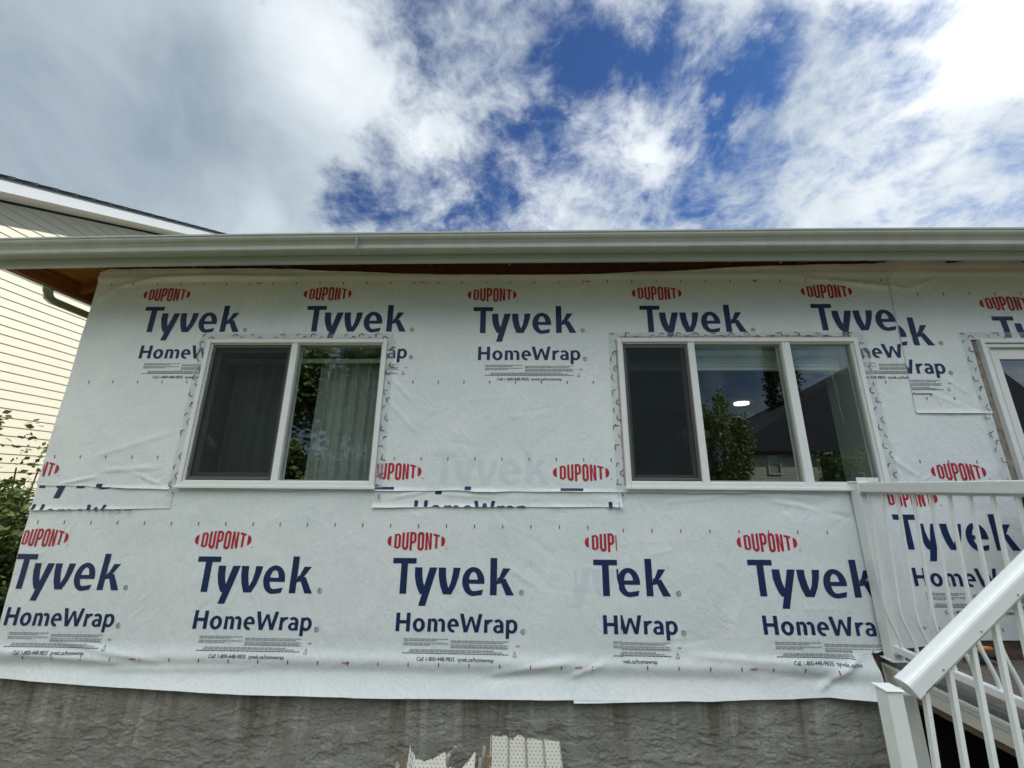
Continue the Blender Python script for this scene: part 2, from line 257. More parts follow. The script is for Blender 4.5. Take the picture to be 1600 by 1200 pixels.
# ---------------------------------------------------------------- helpers
def tag(o, label=None, cat=None, group=None, kind=None):
    if label: o['label'] = label
    if cat: o['category'] = cat
    if group: o['group'] = group
    if kind: o['kind'] = kind
    return o
def empty(name, loc, label, cat, group=None):
    o = bpy.data.objects.new(name, None); COL.objects.link(o); o.location = loc; o.empty_display_size = .1
    return tag(o, label, cat, group)
def link(name, me, mats, parent=None, smooth=False):
    if not isinstance(mats, (list, tuple)): mats = [mats]
    for m in mats: me.materials.append(MT[m])
    if smooth:
        for p in me.polygons: p.use_smooth = True
    o = bpy.data.objects.new(name, me); COL.objects.link(o)
    if parent is not None:
        o.parent = parent; w = parent.location                        # parts that are meshes sit at the origin, things at their base
        o.matrix_parent_inverse = Matrix.Translation(-w)      # geometry is written in world metres
    return o
class MB:
    def __init__(s): s.bm = bmesh.new()
    def box(s, x0, x1, y0, y1, z0, z1, bev=0.0, mi=0):
        vs = [s.bm.verts.new(p) for p in ((x0, y0, z0), (x1, y0, z0), (x1, y1, z0), (x0, y1, z0), (x0, y0, z1), (x1, y0, z1), (x1, y1, z1), (x0, y1, z1))]
        fs = [s.bm.faces.new([vs[i] for i in f]) for f in ((0, 3, 2, 1), (4, 5, 6, 7), (0, 1, 5, 4), (1, 2, 6, 5), (2, 3, 7, 6), (3, 0, 4, 7))]
        for f in fs: f.material_index = mi
        if bev:
            es = list({e for f in fs for e in f.edges})
            bmesh.ops.bevel(s.bm, geom=es, offset=bev, segments=2, profile=.5, affect='EDGES')
        return s
    def bar(s, a, b, w, h, upv=(0, 0, 1), bev=0.0):
        a, b = Vector(a), Vector(b); d = (b-a); l = d.length; d.normalize(); u = Vector(upv); sx = d.cross(u).normalized(); u = sx.cross(d).normalized()
        vs = []
        for t in (0, l):
            for i, j in ((-1, -1), (1, -1), (1, 1), (-1, 1)): vs.append(s.bm.verts.new(a+d*t+sx*(i*w/2)+u*(j*h/2)))
        fs = [s.bm.faces.new([vs[i] for i in f]) for f in ((0, 1, 2, 3), (7, 6, 5, 4), (0, 4, 5, 1), (1, 5, 6, 2), (2, 6, 7, 3), (3, 7, 4, 0))]
        if bev:
            es = list({e for f in fs for e in f.edges}); bmesh.ops.bevel(s.bm, geom=es, offset=bev, segments=3, profile=.5, affect='EDGES')
        return s
    def loft(s, pts, prof, upv=(0, 0, 1), closed=True, cap=True):
        """sweep a 2D profile [(side, up)] along pts"""
        rings = []; pts = [Vector(p) for p in pts]
        for i, p in enumerate(pts):
            d = (pts[min(i+1, len(pts)-1)]-pts[max(i-1, 0)]).normalized(); sx = d.cross(Vector(upv)).normalized(); u = sx.cross(d).normalized()
            rings.append([s.bm.verts.new(p+sx*a+u*b) for a, b in prof])
        n = len(prof)
        for r0, r1 in zip(rings, rings[1:]):
            for k in range(n if closed else n-1): s.bm.faces.new((r0[k], r0[(k+1) % n], r1[(k+1) % n], r1[k]))
        if cap and closed:
            s.bm.faces.new(list(reversed(rings[0]))); s.bm.faces.new(rings[-1])
        return s
    def tube(s, pts, r, n=10, upv=(0, 0, 1)):
        return s.loft(pts, [(r*math.cos(2*math.pi*k/n), r*math.sin(2*math.pi*k/n)) for k in range(n)], upv)
    def tri(s, pts, mi=0):
        f = s.bm.faces.new([s.bm.verts.new(p) for p in pts]); f.material_index = mi; return s
    def prism(s, poly, y0, y1):
        a = [s.bm.verts.new((x, y0, z)) for x, z in poly]; b = [s.bm.verts.new((x, y1, z)) for x, z in poly]; n = len(a)
        s.bm.faces.new(a); s.bm.faces.new(list(reversed(b)))
        for k in range(n): s.bm.faces.new((a[k], b[k], b[(k+1) % n], a[(k+1) % n]))
        return s
    def clip(s, co, no):
        g = s.bm.verts[:]+s.bm.edges[:]+s.bm.faces[:]
        bmesh.ops.bisect_plane(s.bm, geom=g, plane_co=co, plane_no=no, clear_outer=True); return s
    def build(s, name, mats, parent=None, smooth=False, normals=True):
        if normals: bmesh.ops.recalc_face_normals(s.bm, faces=s.bm.faces)
        me = bpy.data.meshes.new(name); s.bm.to_mesh(me); s.bm.free(); return link(name, me, mats, parent, smooth)

# ---------------------------------------------------------------- ground
g = MB(); g.box(-120, 120, -120, 120, -.5, 0); o = g.build('ground', 'grass'); tag(o, kind='structure')
g = MB(); g.box(-3.7, 2.2, -1.2, .0, -.02, .012); o = g.build('gravel_bed', 'dirt'); tag(o, kind='structure')

# ---------------------------------------------------------------- the house
WINS = [(-2.545, -1.115, 1.925, 3.03), (.79, 2.60, 1.94, 3.03)]      # openings x0 x1 z0 z1
DOOR = (3.60, 5.60, .86, 3.00)
house = empty('house', (0, 0, 0), 'single storey house with its back wall in white wrap over a grey foundation', 'house')
XL = -3.66
m = MB()                                                            # sheathing wall around the openings
xs = sorted([XL, 8.0]+[w[0] for w in WINS+[DOOR]]+[w[1] for w in WINS+[DOOR]])
for a, b in zip(xs, xs[1:]):
    c = (a+b)/2; hole = [w for w in WINS+[DOOR] if w[0] < c < w[1]]
    if not hole: m.box(a, b, .006, .16, .56, 3.80)
    else:
        w = hole[0]
        if w[2] > .6: m.box(a, b, .006, .16, .56, w[2])
        m.box(a, b, .006, .16, w[3], 3.80)
m.box(XL, XL+.15, .1601, 9, .56, 3.80)
m.build('wall', 'sheath', house)
m = MB(); m.box(XL+.03, 8, .02, 9, -.3, .5595); m.build('foundation', 'dark', house)  # beyond the parging, its near-black colour paints the shade under the deck
# parging skin with real trowel relief
def vnoise(x, z, seed, f):
    r = np.random.default_rng(seed); T = r.random((256, 256)); X = x*f; Z = z*f
    xi = np.floor(X).astype(int); zi = np.floor(Z).astype(int); fx = X-xi; fz = Z-zi; fx = fx*fx*(3-2*fx); fz = fz*fz*(3-2*fz)
    a = T[xi % 256, zi % 256]; b = T[(xi+1) % 256, zi % 256]; c = T[xi % 256, (zi+1) % 256]; d = T[(xi+1) % 256, (zi+1) % 256]
    return (a*(1-fx)+b*fx)*(1-fz)+(c*(1-fx)+d*fx)*fz-.5
def fbm(x, z, seed, f, o=4, g=.5):
    s = 0; a = 1
    for k in range(o): s = s+a*vnoise(x+k*3.7, z+k*1.9, seed+k, f*2**k); a *= g
    return s
def gridmesh(name, X, Y, Z, keep=None):
    ny, nx = X.shape; idx = np.arange(nx*ny).reshape(ny, nx)
    V = np.stack([X.ravel(), Y.ravel(), Z.ravel()], 1)
    q = np.stack([idx[:-1, :-1], idx[:-1, 1:], idx[1:, 1:], idx[1:, :-1]], -1).reshape(-1, 4)
    if keep is not None: q = q[keep.ravel()]
    used = np.unique(q); mp = -np.ones(nx*ny, int); mp[used] = np.arange(len(used))
    me = bpy.data.meshes.new(name); me.from_pydata(V[used].tolist(), [], mp[q].tolist()); me.update(); return me
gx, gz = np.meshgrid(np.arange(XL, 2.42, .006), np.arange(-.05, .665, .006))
base = fbm(gx*.75, gz*2.0, 51, 4.5, 6, .70)
step = np.clip((base-.10)/.012, 0, 1)*.0045+np.clip((base+.30)/.012, 0, 1)*.0035
hh = step+.0012*fbm(gx, gz, 91, 22, 3)+.0015*fbm(gx, gz, 95, 3, 2)
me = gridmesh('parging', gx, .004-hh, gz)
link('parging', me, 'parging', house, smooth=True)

# eave: fascia, gutter, exposed underside
FY = -.40; FX = -4.06
def sag(x): return -.020*max(0, (-x-.6)/3.2)**2-.012*max(0, (x-1.6)/2.2)**2
def line(x0, x1, n): return [x0+(x1-x0)*k/n for k in range(n+1)]
prof_f = [(0, 3.535), (.004, 3.528), (.022, 3.528), (.022, 3.72), (0, 3.72)]
def strip_x(name, prof, x0, x1, m_, y=FY, parent=house, closed=True, n=40):
    b = MB(); rings = []
    for x in line(x0, x1, n): rings.append([b.bm.verts.new((x, y+a, z+sag(x))) for a, z in prof])
    k = len(prof)
    for r0, r1 in zip(rings, rings[1:]):
        for i in range(k if closed else k-1): b.bm.faces.new((r0[i], r0[(i+1) % k], r1[(i+1) % k], r1[i]))
    if closed: b.bm.faces.new(rings[0]); b.bm.faces.new(list(reversed(rings[-1])))
    return b.build(name, m_, parent)
strip_x('fascia', prof_f, FX, 8.0, 'fascia')
# K style gutter profile (outer skin then inner skin), y relative to the fascia
og = [(0, 3.597), (-.004, 3.590), (-.070, 3.590), (-.078, 3.597), (-.080, 3.606), (-.077, 3.612), (-.078, 3.630), (-.090, 3.650), (-.104, 3.662), (-.112, 3.676), (-.113, 3.690), (-.119, 3.694), (-.119, 3.706), (-.108, 3.706)]
inn = [(-.108, 3.700), (-.108, 3.676), (-.098, 3.665), (-.085, 3.654), (-.073, 3.632), (-.073, 3.602), (-.006, 3.597), (-.004, 3.70), (0, 3.70)]
gut = strip_x('gutter', og+inn, FX-.10, 8.0, 'gutter')
m = MB(); m.box(-1.2115, -1.208, FY-.1200, FY-.002, 3.5888, 3.7070); m.build('gutter_seam', 'fascia', gut)
m = MB(); m.box(1.33, 1.334, FY-.001, FY+.02, 3.53, 3.589); m.build('fascia_joint', 'gutter', house)
m = MB()
for x in (-2.52, -.1, 1.9): m = MB(); m.box(x, x+.012, FY+.0225, FY+.028, 3.515, 3.531); m.build('fascia_nail', 'greymetal', house)
# side eave: inner sub fascia board, outer aluminium, side gutter
m = MB(); m.box(FX+.004, FX+.042, FY+.0225, 9, 3.535, 3.66); m.build('side_fascia_board', 'fir', house)
m = MB(); m.box(FX-.012, FX+.003, FY+.0225, 9, 3.528, 3.70); m.build('side_fascia', 'fascia', house)
m = MB(); m.box(FX+.0425, XL+.3, FY+.0225, FY+.062, 3.55, 3.66); m.build('sub_fascia', 'fir', house)
# roof deck (underside seen from below) sloping up from both fascias, hip at the corner
th = math.tan(R(20))
m = MB()
def rz(x, y): return 3.668+min((x-FX), (y-FY))*th
H = [(FX, FY), (8.0, FY), (8.0, 4.6), (FX+5.0, FY+5.0), (FX, 9.4)]
for dz, flip in ((0, True), (.02, False)):
    a = [Vector((FX+.005, FY+.023, 3.672+dz)), Vector((8, FY+.023, 3.672+dz)), Vector((8, FY+5, rz(8, FY+5)+dz)), Vector((FX+5, FY+5, rz(FX+5, FY+5)+dz)), Vector((FX+.005, 9.6, 3.672+dz))]
    f1 = [a[0], a[1], a[2], a[3]]; f2 = [a[0], a[3], a[4]]
    m.tri(f1); m.tri(f2)
m.build('roof_deck', 'osb', house, normals=False)
m = MB()
zt = .06
a = [Vector((FX-.03, FY-.03, 3.665+zt)), Vector((8, FY-.03, 3.665+zt)), Vector((8, FY+5, rz(8, FY+5)+zt)), Vector((FX+5, FY+5, rz(FX+5, FY+5)+zt)), Vector((FX-.03, 9.6, 3.665+zt)), Vector((8, 10, 3.7)), Vector((FX+5, 10, 3.7))]
m.tri([a[0], a[1], a[2], a[3]]); m.tri([a[0], a[3], a[4]]); m.tri([a[3], a[2], a[5], a[6]]); m.tri([a[4], a[3], a[6]])
m.build('roof', 'shingle', house)
for k in range(19):                                                   # rafter tails under the front eave
    x = -3.2+.61*k
    if x > 7.5: break
    m = MB(); m.bar((x, FY+.063, 3.628), (x, .15, 3.640+(.15-FY)*th), .038, .085); m.build('rafter_tail', 'darkwood', house)
for k in range(6):
    y = .15+.61*k; m = MB(); m.bar((FX+.043, y, 3.612), (XL+.1, y, 3.612+(XL-FX)*th), .038, .085, upv=(0, 0, 1)); m.build('rafter_tail', 'fir', house)
m = MB(); m.box(XL, 8, -.004, .0055, 3.55, 3.83); m.build('wall_plate', 'darkwood', house)
# downspout leaving the side gutter, running back along the wall
m = MB(); yy = .02
path = [(-4.15, .01, 3.60), (-4.15, .015, 3.53), (-4.145, .03, 3.475), (-4.14, .07, 3.455), (-4.10, .30, 3.435), (-3.98, .62, 3.40), (-3.78, .95, 3.36), (-3.72, 1.0, 3.31), (-3.71, 1.0, 3.1), (-3.71, 1.0, .2)]
m.loft(path, [(-.03, -.022), (.03, -.022), (.037, -.015), (.037, .03), (.03, .038), (-.03, .038), (-.037, .03), (-.037, -.015)], upv=(.3, .2, .93))
m.build('downspout', 'gutter', house)
m = MB(); m.box(FX-.11, FX-.0125, FY+.1, 9, 3.585, 3.59); m.box(FX-.11, FX-.106, FY+.1, 9, 3.5901, 3.70); m.build('side_gutter', 'gutter', house)

# room behind the glass
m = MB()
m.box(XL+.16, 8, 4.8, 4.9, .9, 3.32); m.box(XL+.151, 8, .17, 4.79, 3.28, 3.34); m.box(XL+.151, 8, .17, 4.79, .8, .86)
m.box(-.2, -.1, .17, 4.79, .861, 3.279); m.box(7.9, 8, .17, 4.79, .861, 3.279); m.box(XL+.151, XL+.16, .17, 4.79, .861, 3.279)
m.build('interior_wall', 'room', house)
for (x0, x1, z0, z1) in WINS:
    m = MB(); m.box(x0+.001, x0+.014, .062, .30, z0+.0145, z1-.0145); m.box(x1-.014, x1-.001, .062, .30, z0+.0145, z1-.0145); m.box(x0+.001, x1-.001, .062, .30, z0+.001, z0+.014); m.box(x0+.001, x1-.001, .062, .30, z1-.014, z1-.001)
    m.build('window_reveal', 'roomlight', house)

# ---------------------------------------------------------------- windows
def ring(m, x0, x1, z0, z1, w, y0, y1, wb=None, wt=None, bev=.003):
    wb = wb or w; wt = wt or w
    m.box(x0, x0+w, y0, y1, z0, z1, bev); m.box(x1-w, x1, y0, y1, z0, z1, bev)
    m.box(x0+w+.0005, x1-w-.0005, y0+.001, y1, z0, z0+wb, bev); m.box(x0+w+.0005, x1-w-.0005, y0+.001, y1, z1-wt, z1, bev)
def window(x0, x1, z0, z1, mulls, label):
    m = MB(); ring(m, x0, x1, z0, z1, .034, -.038, .06); 
    ring(m, x0+.0345, x1-.0345, z0+.0345, z1-.0345, .011, -.022, .055)
    for a, b in mulls: m.box(a, b, -.030, .058, z0+.0346, z1-.0346, .003)
    f = m.build('window', 'vinyl', house); f['label'] = label
    m = MB(); m.box(x0-.012, x1+.012, -.048, -.0385, z0-.012, z0+.006, .002); m.build('sill_lip', 'vinyl', f)
    return f
def pane(x0, x1, z0, z1, y, par):
    m = MB(); m.box(x0, x1, y, y+.005, z0, z1); return m.build('glass_pane', 'glass', par)
w1 = window(-2.58, -1.09, 1.893, 3.062, [(-1.873, -1.822)], 'two part window with a white frame and sheer curtains behind')
# left half: insect screen in a dark frame, sliding sash behind
m = MB(); ring(m, -2.532, -1.874, 1.942, 3.015, .022, -.012, .0); m.box(-2.53, -2.515, -.016, -.0125, 2.93, 2.95); m.box(-2.53, -2.515, -.016, -.0125, 2.02, 2.04)
sf = m.build('screen_frame', 'screenframe', w1)
m = MB(); m.box(-2.509, -1.897, -.008, -.0065, 1.965, 2.992); m.build('insect_screen', 'screen', w1)
m = MB(); ring(m, -2.530, -1.875, 1.944, 3.013, .052, .012, .045); m.build('sash', 'sash', w1)
pane(-2.477, -1.928, 1.997, 2.960, .026, w1)
m = MB(); ring(m, -1.8215, -1.1365, 1.939, 3.016, .006, -.008, .03); m.build('glazing_bead', 'sash', w1)
pane(-1.815, -1.143, 1.946, 3.009, .012, w1)
w2 = window(.757, 2.632, 1.908, 3.063, [(1.312, 1.364), (2.045, 2.108)], 'three part window with a white frame and a raised blind behind')
m = MB(); ring(m, .804, 1.311, 1.957, 3.016, .020, -.012, .0, wt=.028); m.build('screen_frame', 'screenframe', w2)
m = MB(); m.box(.825, 1.290, -.008, -.0065, 1.978, 2.987); m.build('insect_screen', 'screen', w2)
m = MB(); ring(m, .806, 1.309, 1.959, 3.014, .040, .012, .045); m.build('sash', 'sash', w2)
pane(.847, 1.268, 2.0, 2.973, .026, w2)
for a, b in ((1.3645, 2.0445), (2.1085, 2.5855)):
    m = MB(); ring(m, a, b, 1.954, 3.017, .006, -.008, .03); m.build('glazing_bead', 'sash', w2); pane(a+.007, b-.007, 1.961, 3.010, .012, w2)
# patio door
m = MB(); ring(m, 3.555, 5.62, .862, 3.045, .030, -.045, .10)
ring(m, 3.590, 5.585, .90, 3.010, .022, -.030, .09); ring(m, 3.6125, 5.56, .925, 2.985, .006, -.036, .08)
d = m.build('patio_door', 'vinyl', house); d['label'] = 'white framed patio door at the right edge of the wall'
m = MB(); ring(m, 3.622, 4.62, .935, 2.975, .072, -.012, .045, wt=.085); m.build('door_panel', 'vinyl', d)
m = MB(); m.box(3.70, 4.545, .012, .017, 1.01, 2.888); m.build('glass_pane', 'glass', d)
m = MB(); ring(m, 4.56, 5.55, .935, 2.975, .072, .046, .078, wt=.085); m.build('door_panel', 'vinyl', d)
m = MB(); m.box(4.635, 5.475, .058, .063, 1.01, 2.888); m.build('glass_pane', 'glass', d)
m = MB(); m.box(3.495, 3.554, -.012, -.001, .86, 3.055); m.build('gap_strip', 'grime', d)

# ---------------------------------------------------------------- things inside
def curtain(x0, x1, z0, z1, y, amp, n, label):
    X, Z = np.meshgrid(np.linspace(x0, x1, 160), np.linspace(z0, z1, 20)); ph = (X-x0)/(x1-x0)
    t = (Z-z0)/(z1-z0)
    Y = y+amp*np.sin(ph*n*6.283+.6*np.sin(ph*9))*(.8+.2*t)+.3*amp*np.sin(ph*n*15)
    X = X-.02*(1-t)*(1-ph)
    o = link('curtain', gridmesh('curtain', X, Y, Z), 'curtain', smooth=True); tag(o, label, 'curtain', 'sheer curtains in the left window'); return o
curtain(-2.46, -1.98, 1.96, 2.93, .20, .022, 4, 'sheer curtain behind the insect screen, left half of the two part window')
curtain(-1.725, -1.145, 1.95, 2.93, .20, .022, 5, 'pale sheer curtain behind clear glass, right half of the two part window')
m = MB(); m.bar((-2.525, .155, 2.932), (-1.135, .155, 2.932), .03, .038, bev=.008); o = m.build('curtain_rail', 'blind')
tag(o, 'pale horizontal rail across the top of the curtained window, in front of the sheers', 'curtain rail')
def blind(x0, x1, z0, z1, label):
    b = empty('window_blind', ((x0+x1)/2, .14, z0), label, 'blind', 'raised blinds in the three part window')
    m = MB(); m.box(x0, x1, .115, .165, z1-.05, z1, .003); m.build('head_rail', 'blind', b)
    m = MB(); k = 0; z = z0+.016
    while z < z1-.056: m.box(x0+.005, x1-.005, .118+.003*math.sin(k*2.1), .162, z, z+.0045); z += .0078; k += 1
    m.build('slat_stack', 'blind', b)
    m = MB(); m.box(x0+.003, x1-.003, .116, .164, z0, z0+.013, .002); m.build('bottom_rail', 'blind', b); return b
blind(.81, 1.33, 2.845, 3.012, 'pale raised blind behind the screened left pane of the three part window')
b2 = blind(1.34, 2.58, 2.842, 3.012, 'wide pale raised blind across the two clear panes of the three part window')
m = MB(); m.tube([(2.50, .13, 3.0), (2.535, .13, 2.62)], .0012, 6); m.tube([(2.50, .13, 3.0), (2.53, .132, 2.40)], .0012, 6)
m.tube([(2.535, .13, 2.62), (2.535, .13, 2.585)], .007, 8); m.tube([(2.53, .132, 2.40), (2.53, .132, 2.365)], .007, 8); m.build('pull_cord', 'blind', b2)
m = MB(); m.tube([(3.6, 3.42, 3.279), (3.6, 3.42, 3.245)], .11, 28, upv=(0, 1, 0)); lamp = m.build('ceiling_light', 'bulb'); tag(lamp, 'round glowing ceiling light seen through the middle pane of the three part window', 'ceiling light')
ch = empty('chandelier', (2.1, 1.9, 3.28), 'small grey chandelier hanging behind the screened pane of the three part window', 'chandelier')
m = MB(); m.tube([(2.1, 1.9, 3.279), (2.1, 1.9, 2.45)], .007, 8, upv=(0, 1, 0)); m.tube([(2.1, 1.9, 2.5), (2.1, 1.9, 2.42)], .03, 12, upv=(0, 1, 0)); m.build('stem', 'greymetal', ch)
for k in range(5):
    a = k*2*math.pi/5; c, s = math.cos(a), math.sin(a)
    m = MB(); m.tube([(2.1, 1.9, 2.46), (2.1+.09*c, 1.9+.09*s, 2.40), (2.1+.18*c, 1.9+.18*s, 2.44), (2.1+.18*c, 1.9+.18*s, 2.50)], .007, 6); ar = m.build('arm', 'greymetal', ch)
    m = MB(); m.tube([(2.1+.18*c, 1.9+.18*s, 2.50), (2.1+.18*c, 1.9+.18*s, 2.59)], .028, 10, upv=(0, 1, 0)); m.build('lamp_shade', 'blind', ch)

# ---------------------------------------------------------------- wrap sheets
CRE = []
def crease(x0, z0, x1, z1, a, w): CRE.append((x0, z0, x1, z1, a, w))
for k in range(150):
    x = rng.uniform(-3.6, 4.2); z = rng.uniform(.75, 3.72); l = rng.uniform(.08, .42); an = rng.normal(.25, .5) if rng.random() < .7 else rng.normal(-.9, .4)
    crease(x, z, x+l*math.cos(an), z+l*math.sin(an), rng.choice([-1, 1])*rng.uniform(.0006, .0022), rng.uniform(.007, .018))
for a in [(-1.05, 2.75, -.86, 2.55, .004, .012), (-1.05, 2.55, -.8, 2.3, .003, .015), (-.25, .70, .35, .80, .007, .02), (.30, .70, .55, .79, .006, .016), (-.3, .68, .25, .73, -.005, .03),
          (2.0, .80, 1.1, .84, .006, .02), (2.15, .70, 1.4, .77, -.006, .03), (2.20, .86, 1.9, .66, .012, .02), (2.2, 1.84, 1.6, 1.87, .005, .018), (2.25, 1.74, 1.75, 1.83, .005, .014), (2.35, 1.70, 2.0, 1.80, -.005, .014),
          (1.45, 1.85, 1.0, 1.80, .003, .014), (2.62, 3.55, 3.0, 3.50, .010, .016), (2.2, 3.60, 3.02, 3.52, .008, .02), (3.0, 3.52, 3.1, 3.48, .010, .012), (3.1, 3.48, 3.4, 3.58, .006, .02), (3.0, 3.55, 3.1, 3.7, .007, .014),
          (-3.62, 3.42, -3.45, 3.56, .010, .02), (-3.48, 3.55, -3.1, 3.63, .012, .02), (-3.15, 3.63, -2.5, 3.645, .010, .02), (-2.6, 3.645, -1.9, 3.62, .006, .02), (-3.1, 3.58, -2.5, 3.60, -.005, .02), (-3.55, 3.3, -3.25, 3.52, -.003, .016), (-3.2, 2.0, -2.75, 2.03, .005, .02), (-3.3, 2.1, -2.7, 2.3, .003, .02), (-3.5, 1.9, -3.2, 1.96, .005, .012), (-2.95, 1.99, -2.7, 1.9, .005, .012),
          (-3.6, .80, -2.6, .73, .007, .022), (-3.2, .86, -2.4, .74, .005, .016), (-2.9, .70, -1.7, .72, .005, .02), (-.95, 1.82, -.7, 1.87, .005, .012), (-.6, 1.85, -.2, 1.83, .004, .01), (2.66, 2.15, 2.85, 2.0, .006, .012), (2.66, 2.2, 2.7, 2.0, .005, .01),
          (3.05, 2.62, 3.3, 2.52, .004, .01), (3.1, 2.7, 3.15, 2.5, .004, .01), (3.2, 2.75, 3.38, 2.6, .004, .012)]: crease(*a)
def hgt(x, z):
    x = np.asarray(x, float); z = np.asarray(z, float)
    h = .0045+.010*np.maximum(0, fbm(x, z, 5, 1.3, 3))+.0034*fbm(x, z*1.2, 21, 4.0, 3)+.004*np.abs(fbm(x*.6+z*.5, z*1.1-x*.3, 27, 2.2, 2))
    for (x0, z0, x1, z1, a, w) in CRE:
        a *= 1.35; dx, dz = x1-x0, z1-z0; L2 = dx*dx+dz*dz; t = np.clip(((x-x0)*dx+(z-z0)*dz)/L2, 0, 1)
        d2 = (x-x0-t*dx)**2+(z-z0-t*dz)**2; e = np.clip(np.minimum(t, 1-t)*5+.15, 0, 1)
        h = h+a*e*np.exp(-d2/(w*w))
    # furrow and flaring hem
    wob = .012*fbm(x, x*0, 33, 1.6, 3)
    h = h+(.014*np.exp(-((z-.775-wob)/.045)**2))*(z < 1.2)+.040*np.clip((.715+wob-z)/.13, 0, 1.3)**1.5
    # band folded over the top plate
    top = np.clip((z-3.625)/.06, 0, 1); h = h+.012*np.exp(-((z-3.63-.5*wob)/.03)**2)+.012*top*top
    # loose lower right corner of the lower sheet
    cr = np.clip((x-1.95)/.33, 0, 1)*np.clip((.90-z)/.28, 0, 1)*(x < 2.38); h = h+.09*cr
    return np.maximum(h, .0005)
LIFT = {'C': (1.905, .035, .010), 'D1': (1.752, .035, .009), 'D2': (1.795, .035, .009), 'E': (2.50, .035, .006)}
def lift(k, x, z):
    if k not in LIFT: return 0*x
    z0, w, a = LIFT[k]; l = a*np.clip((z0-z)/w, 0, 1.2)**2*(1+1.2*fbm(x, x*0, 44, 3, 2))
    if k == 'D2': l = l+.022*np.clip((x-.56)/.16, 0, 1)**2*np.clip((1.86-z)/.1, 0, 1)
    return l
def sheet(name, label, x0, x1, z0, z1, off, holes=(), zb=None, zt=None, xl=None, xr=None, step=.0125):
    xsn = set(np.round(np.linspace(x0, x1, int((x1-x0)/step)+1), 5)); zsn = set(np.round(np.linspace(z0, z1, int((z1-z0)/step)+1), 5))
    for a, b, c, d_ in holes: xsn |= {a, b}; zsn |= {c, d_}
    xa = np.array(sorted(xsn)); za = np.array(sorted(zsn)); xa = xa[(xa >= x0) & (xa <= x1)]; za = za[(za >= z0) & (za <= z1)]
    X, Z = np.meshgrid(xa, za); cx = (X[:-1, :-1]+X[1:, 1:])/2; cz = (Z[:-1, :-1]+Z[1:, 1:])/2; keep = np.ones(cx.shape, bool)
    for a, b, c, d_ in holes: keep &= ~((cx > a) & (cx < b) & (cz > c) & (cz < d_))
    X2, Z2 = X.copy(), Z.copy(); bw = .1
    if zb is not None: t = np.clip((z0+bw-Z)/bw, 0, 1); Z2 += t*(zb(X)-z0)
    if zt is not None: t = np.clip((Z-z1+bw)/bw, 0, 1); Z2 += t*(zt(X)-z1)
    if xl is not None: t = np.clip((x0+bw-X)/bw, 0, 1); X2 += t*(xl(Z2)-x0)
    if xr is not None: t = np.clip((X-x1+bw)/bw, 0, 1); X2 += t*(xr(Z2)-x1)
    Y = -(hgt(X2, Z2)+off+lift(next((k for k, v in OFF.items() if v == off), ''), X2, Z2))
    o = link(name, gridmesh(name, X2, Y, Z2, keep), 'wrap', smooth=True)
    return tag(o, label, 'house wrap', 'wrap sheets stapled to the wall')
def tab(*p):
    xs_, ys_ = zip(*p); return lambda x: np.interp(x, xs_, ys_)
wig = lambda x, s, a: a*fbm(x, x*0, s, 4.0, 3)
H1 = (-2.56, -1.11, 1.90, 3.05); H2 = (.775, 2.615, 1.92, 3.05)
OFF = dict(F=.001, B=.003, A=.0055, D=.00901, D1=.009, D2=.0091, C=.0125, E=.017)
SH = {}
SH['A'] = sheet('house_wrap_sheet', 'long lower left wrap sheet running from the house corner to the vertical seam', XL-.005, .665, .60, 1.96, OFF['A'], [H1],
                zb=lambda x: tab((-3.7, .645), (-3.5, .637), (-2.64, .604), (-1.76, .583), (-.9, .580), (.33, .591), (.7, .590))(x)+wig(x, 3, .004), xl=lambda z: tab((.6, -3.60), (.9, -3.635), (1.5, XL-.005), (2, XL-.005))(z), xr=lambda z: tab((.59, .650), (1.6, .676), (2, .68))(z))
SH['B'] = sheet('house_wrap_sheet', 'lower wrap sheet under the three part window with a torn loose corner by the deck', .33, 2.38, .60, 1.955, OFF['B'], [H2],
                zb=lambda x: tab((.33, .576), (1.2, .598), (2.3, .64))(x)+wig(x, 4, .004), xr=lambda z: tab((.60, 2.285), (.66, 2.275), (.868, 2.165), (.878, 2.36), (2, 2.365))(z))
SH['F'] = sheet('house_wrap_sheet', 'lower right wrap sheet behind the white deck railing', 2.42, 3.55, .862, 1.99, OFF['F'], [], zb=lambda x: tab((2.4, .885), (2.9, .95), (3.55, .97))(x)+wig(x, 9, .006))
def dtop(x): return tab((-1.2, 1.98), (1, 1.98))(x)
SH['D1'] = sheet('house_wrap_sheet', 'short wrap strip between the house corner and the curtained window, below the upper sheet', XL-.004, -2.605, 1.73, 1.95, OFF['D1'], [], zb=lambda x: tab((-3.66, 1.712), (-2.6, 1.735))(x)+wig(x, 12, .003))
SH['D2'] = sheet('house_wrap_sheet', 'narrow wrap strip between and just below the two windows, its right end lifting', -1.095, .722, 1.76, 1.95, OFF['D2'], [H2], zb=lambda x: tab((-1.1, 1.753), (-.2, 1.764), (.72, 1.770))(x)+wig(x, 13, .003))
SH['C'] = sheet('house_wrap_sheet', 'large upper wrap sheet around both windows under the eave', XL-.008, 3.50, 1.87, 3.735, OFF['C'], [H1, H2, (-2.63, -2.56, 1.8, 1.945), (2.615, 2.62, 1.8, 1.99)],
                zb=lambda x: tab((-3.7, 1.896), (-3.3, 1.886), (-2.65, 1.868), (-1.07, 1.874), (.72, 1.873), (3.5, 1.89))(x)+wig(x, 6, .008),
                zt=lambda x: tab((-3.66, 3.68), (-3.6, 3.712), (-2.43, 3.712), (-1.52, 3.678), (-.41, 3.636), (.19, 3.618), (1.0, 3.652), (2.07, 3.702), (3.0, 3.722), (3.5, 3.74))(x)+wig(x, 7, .010))
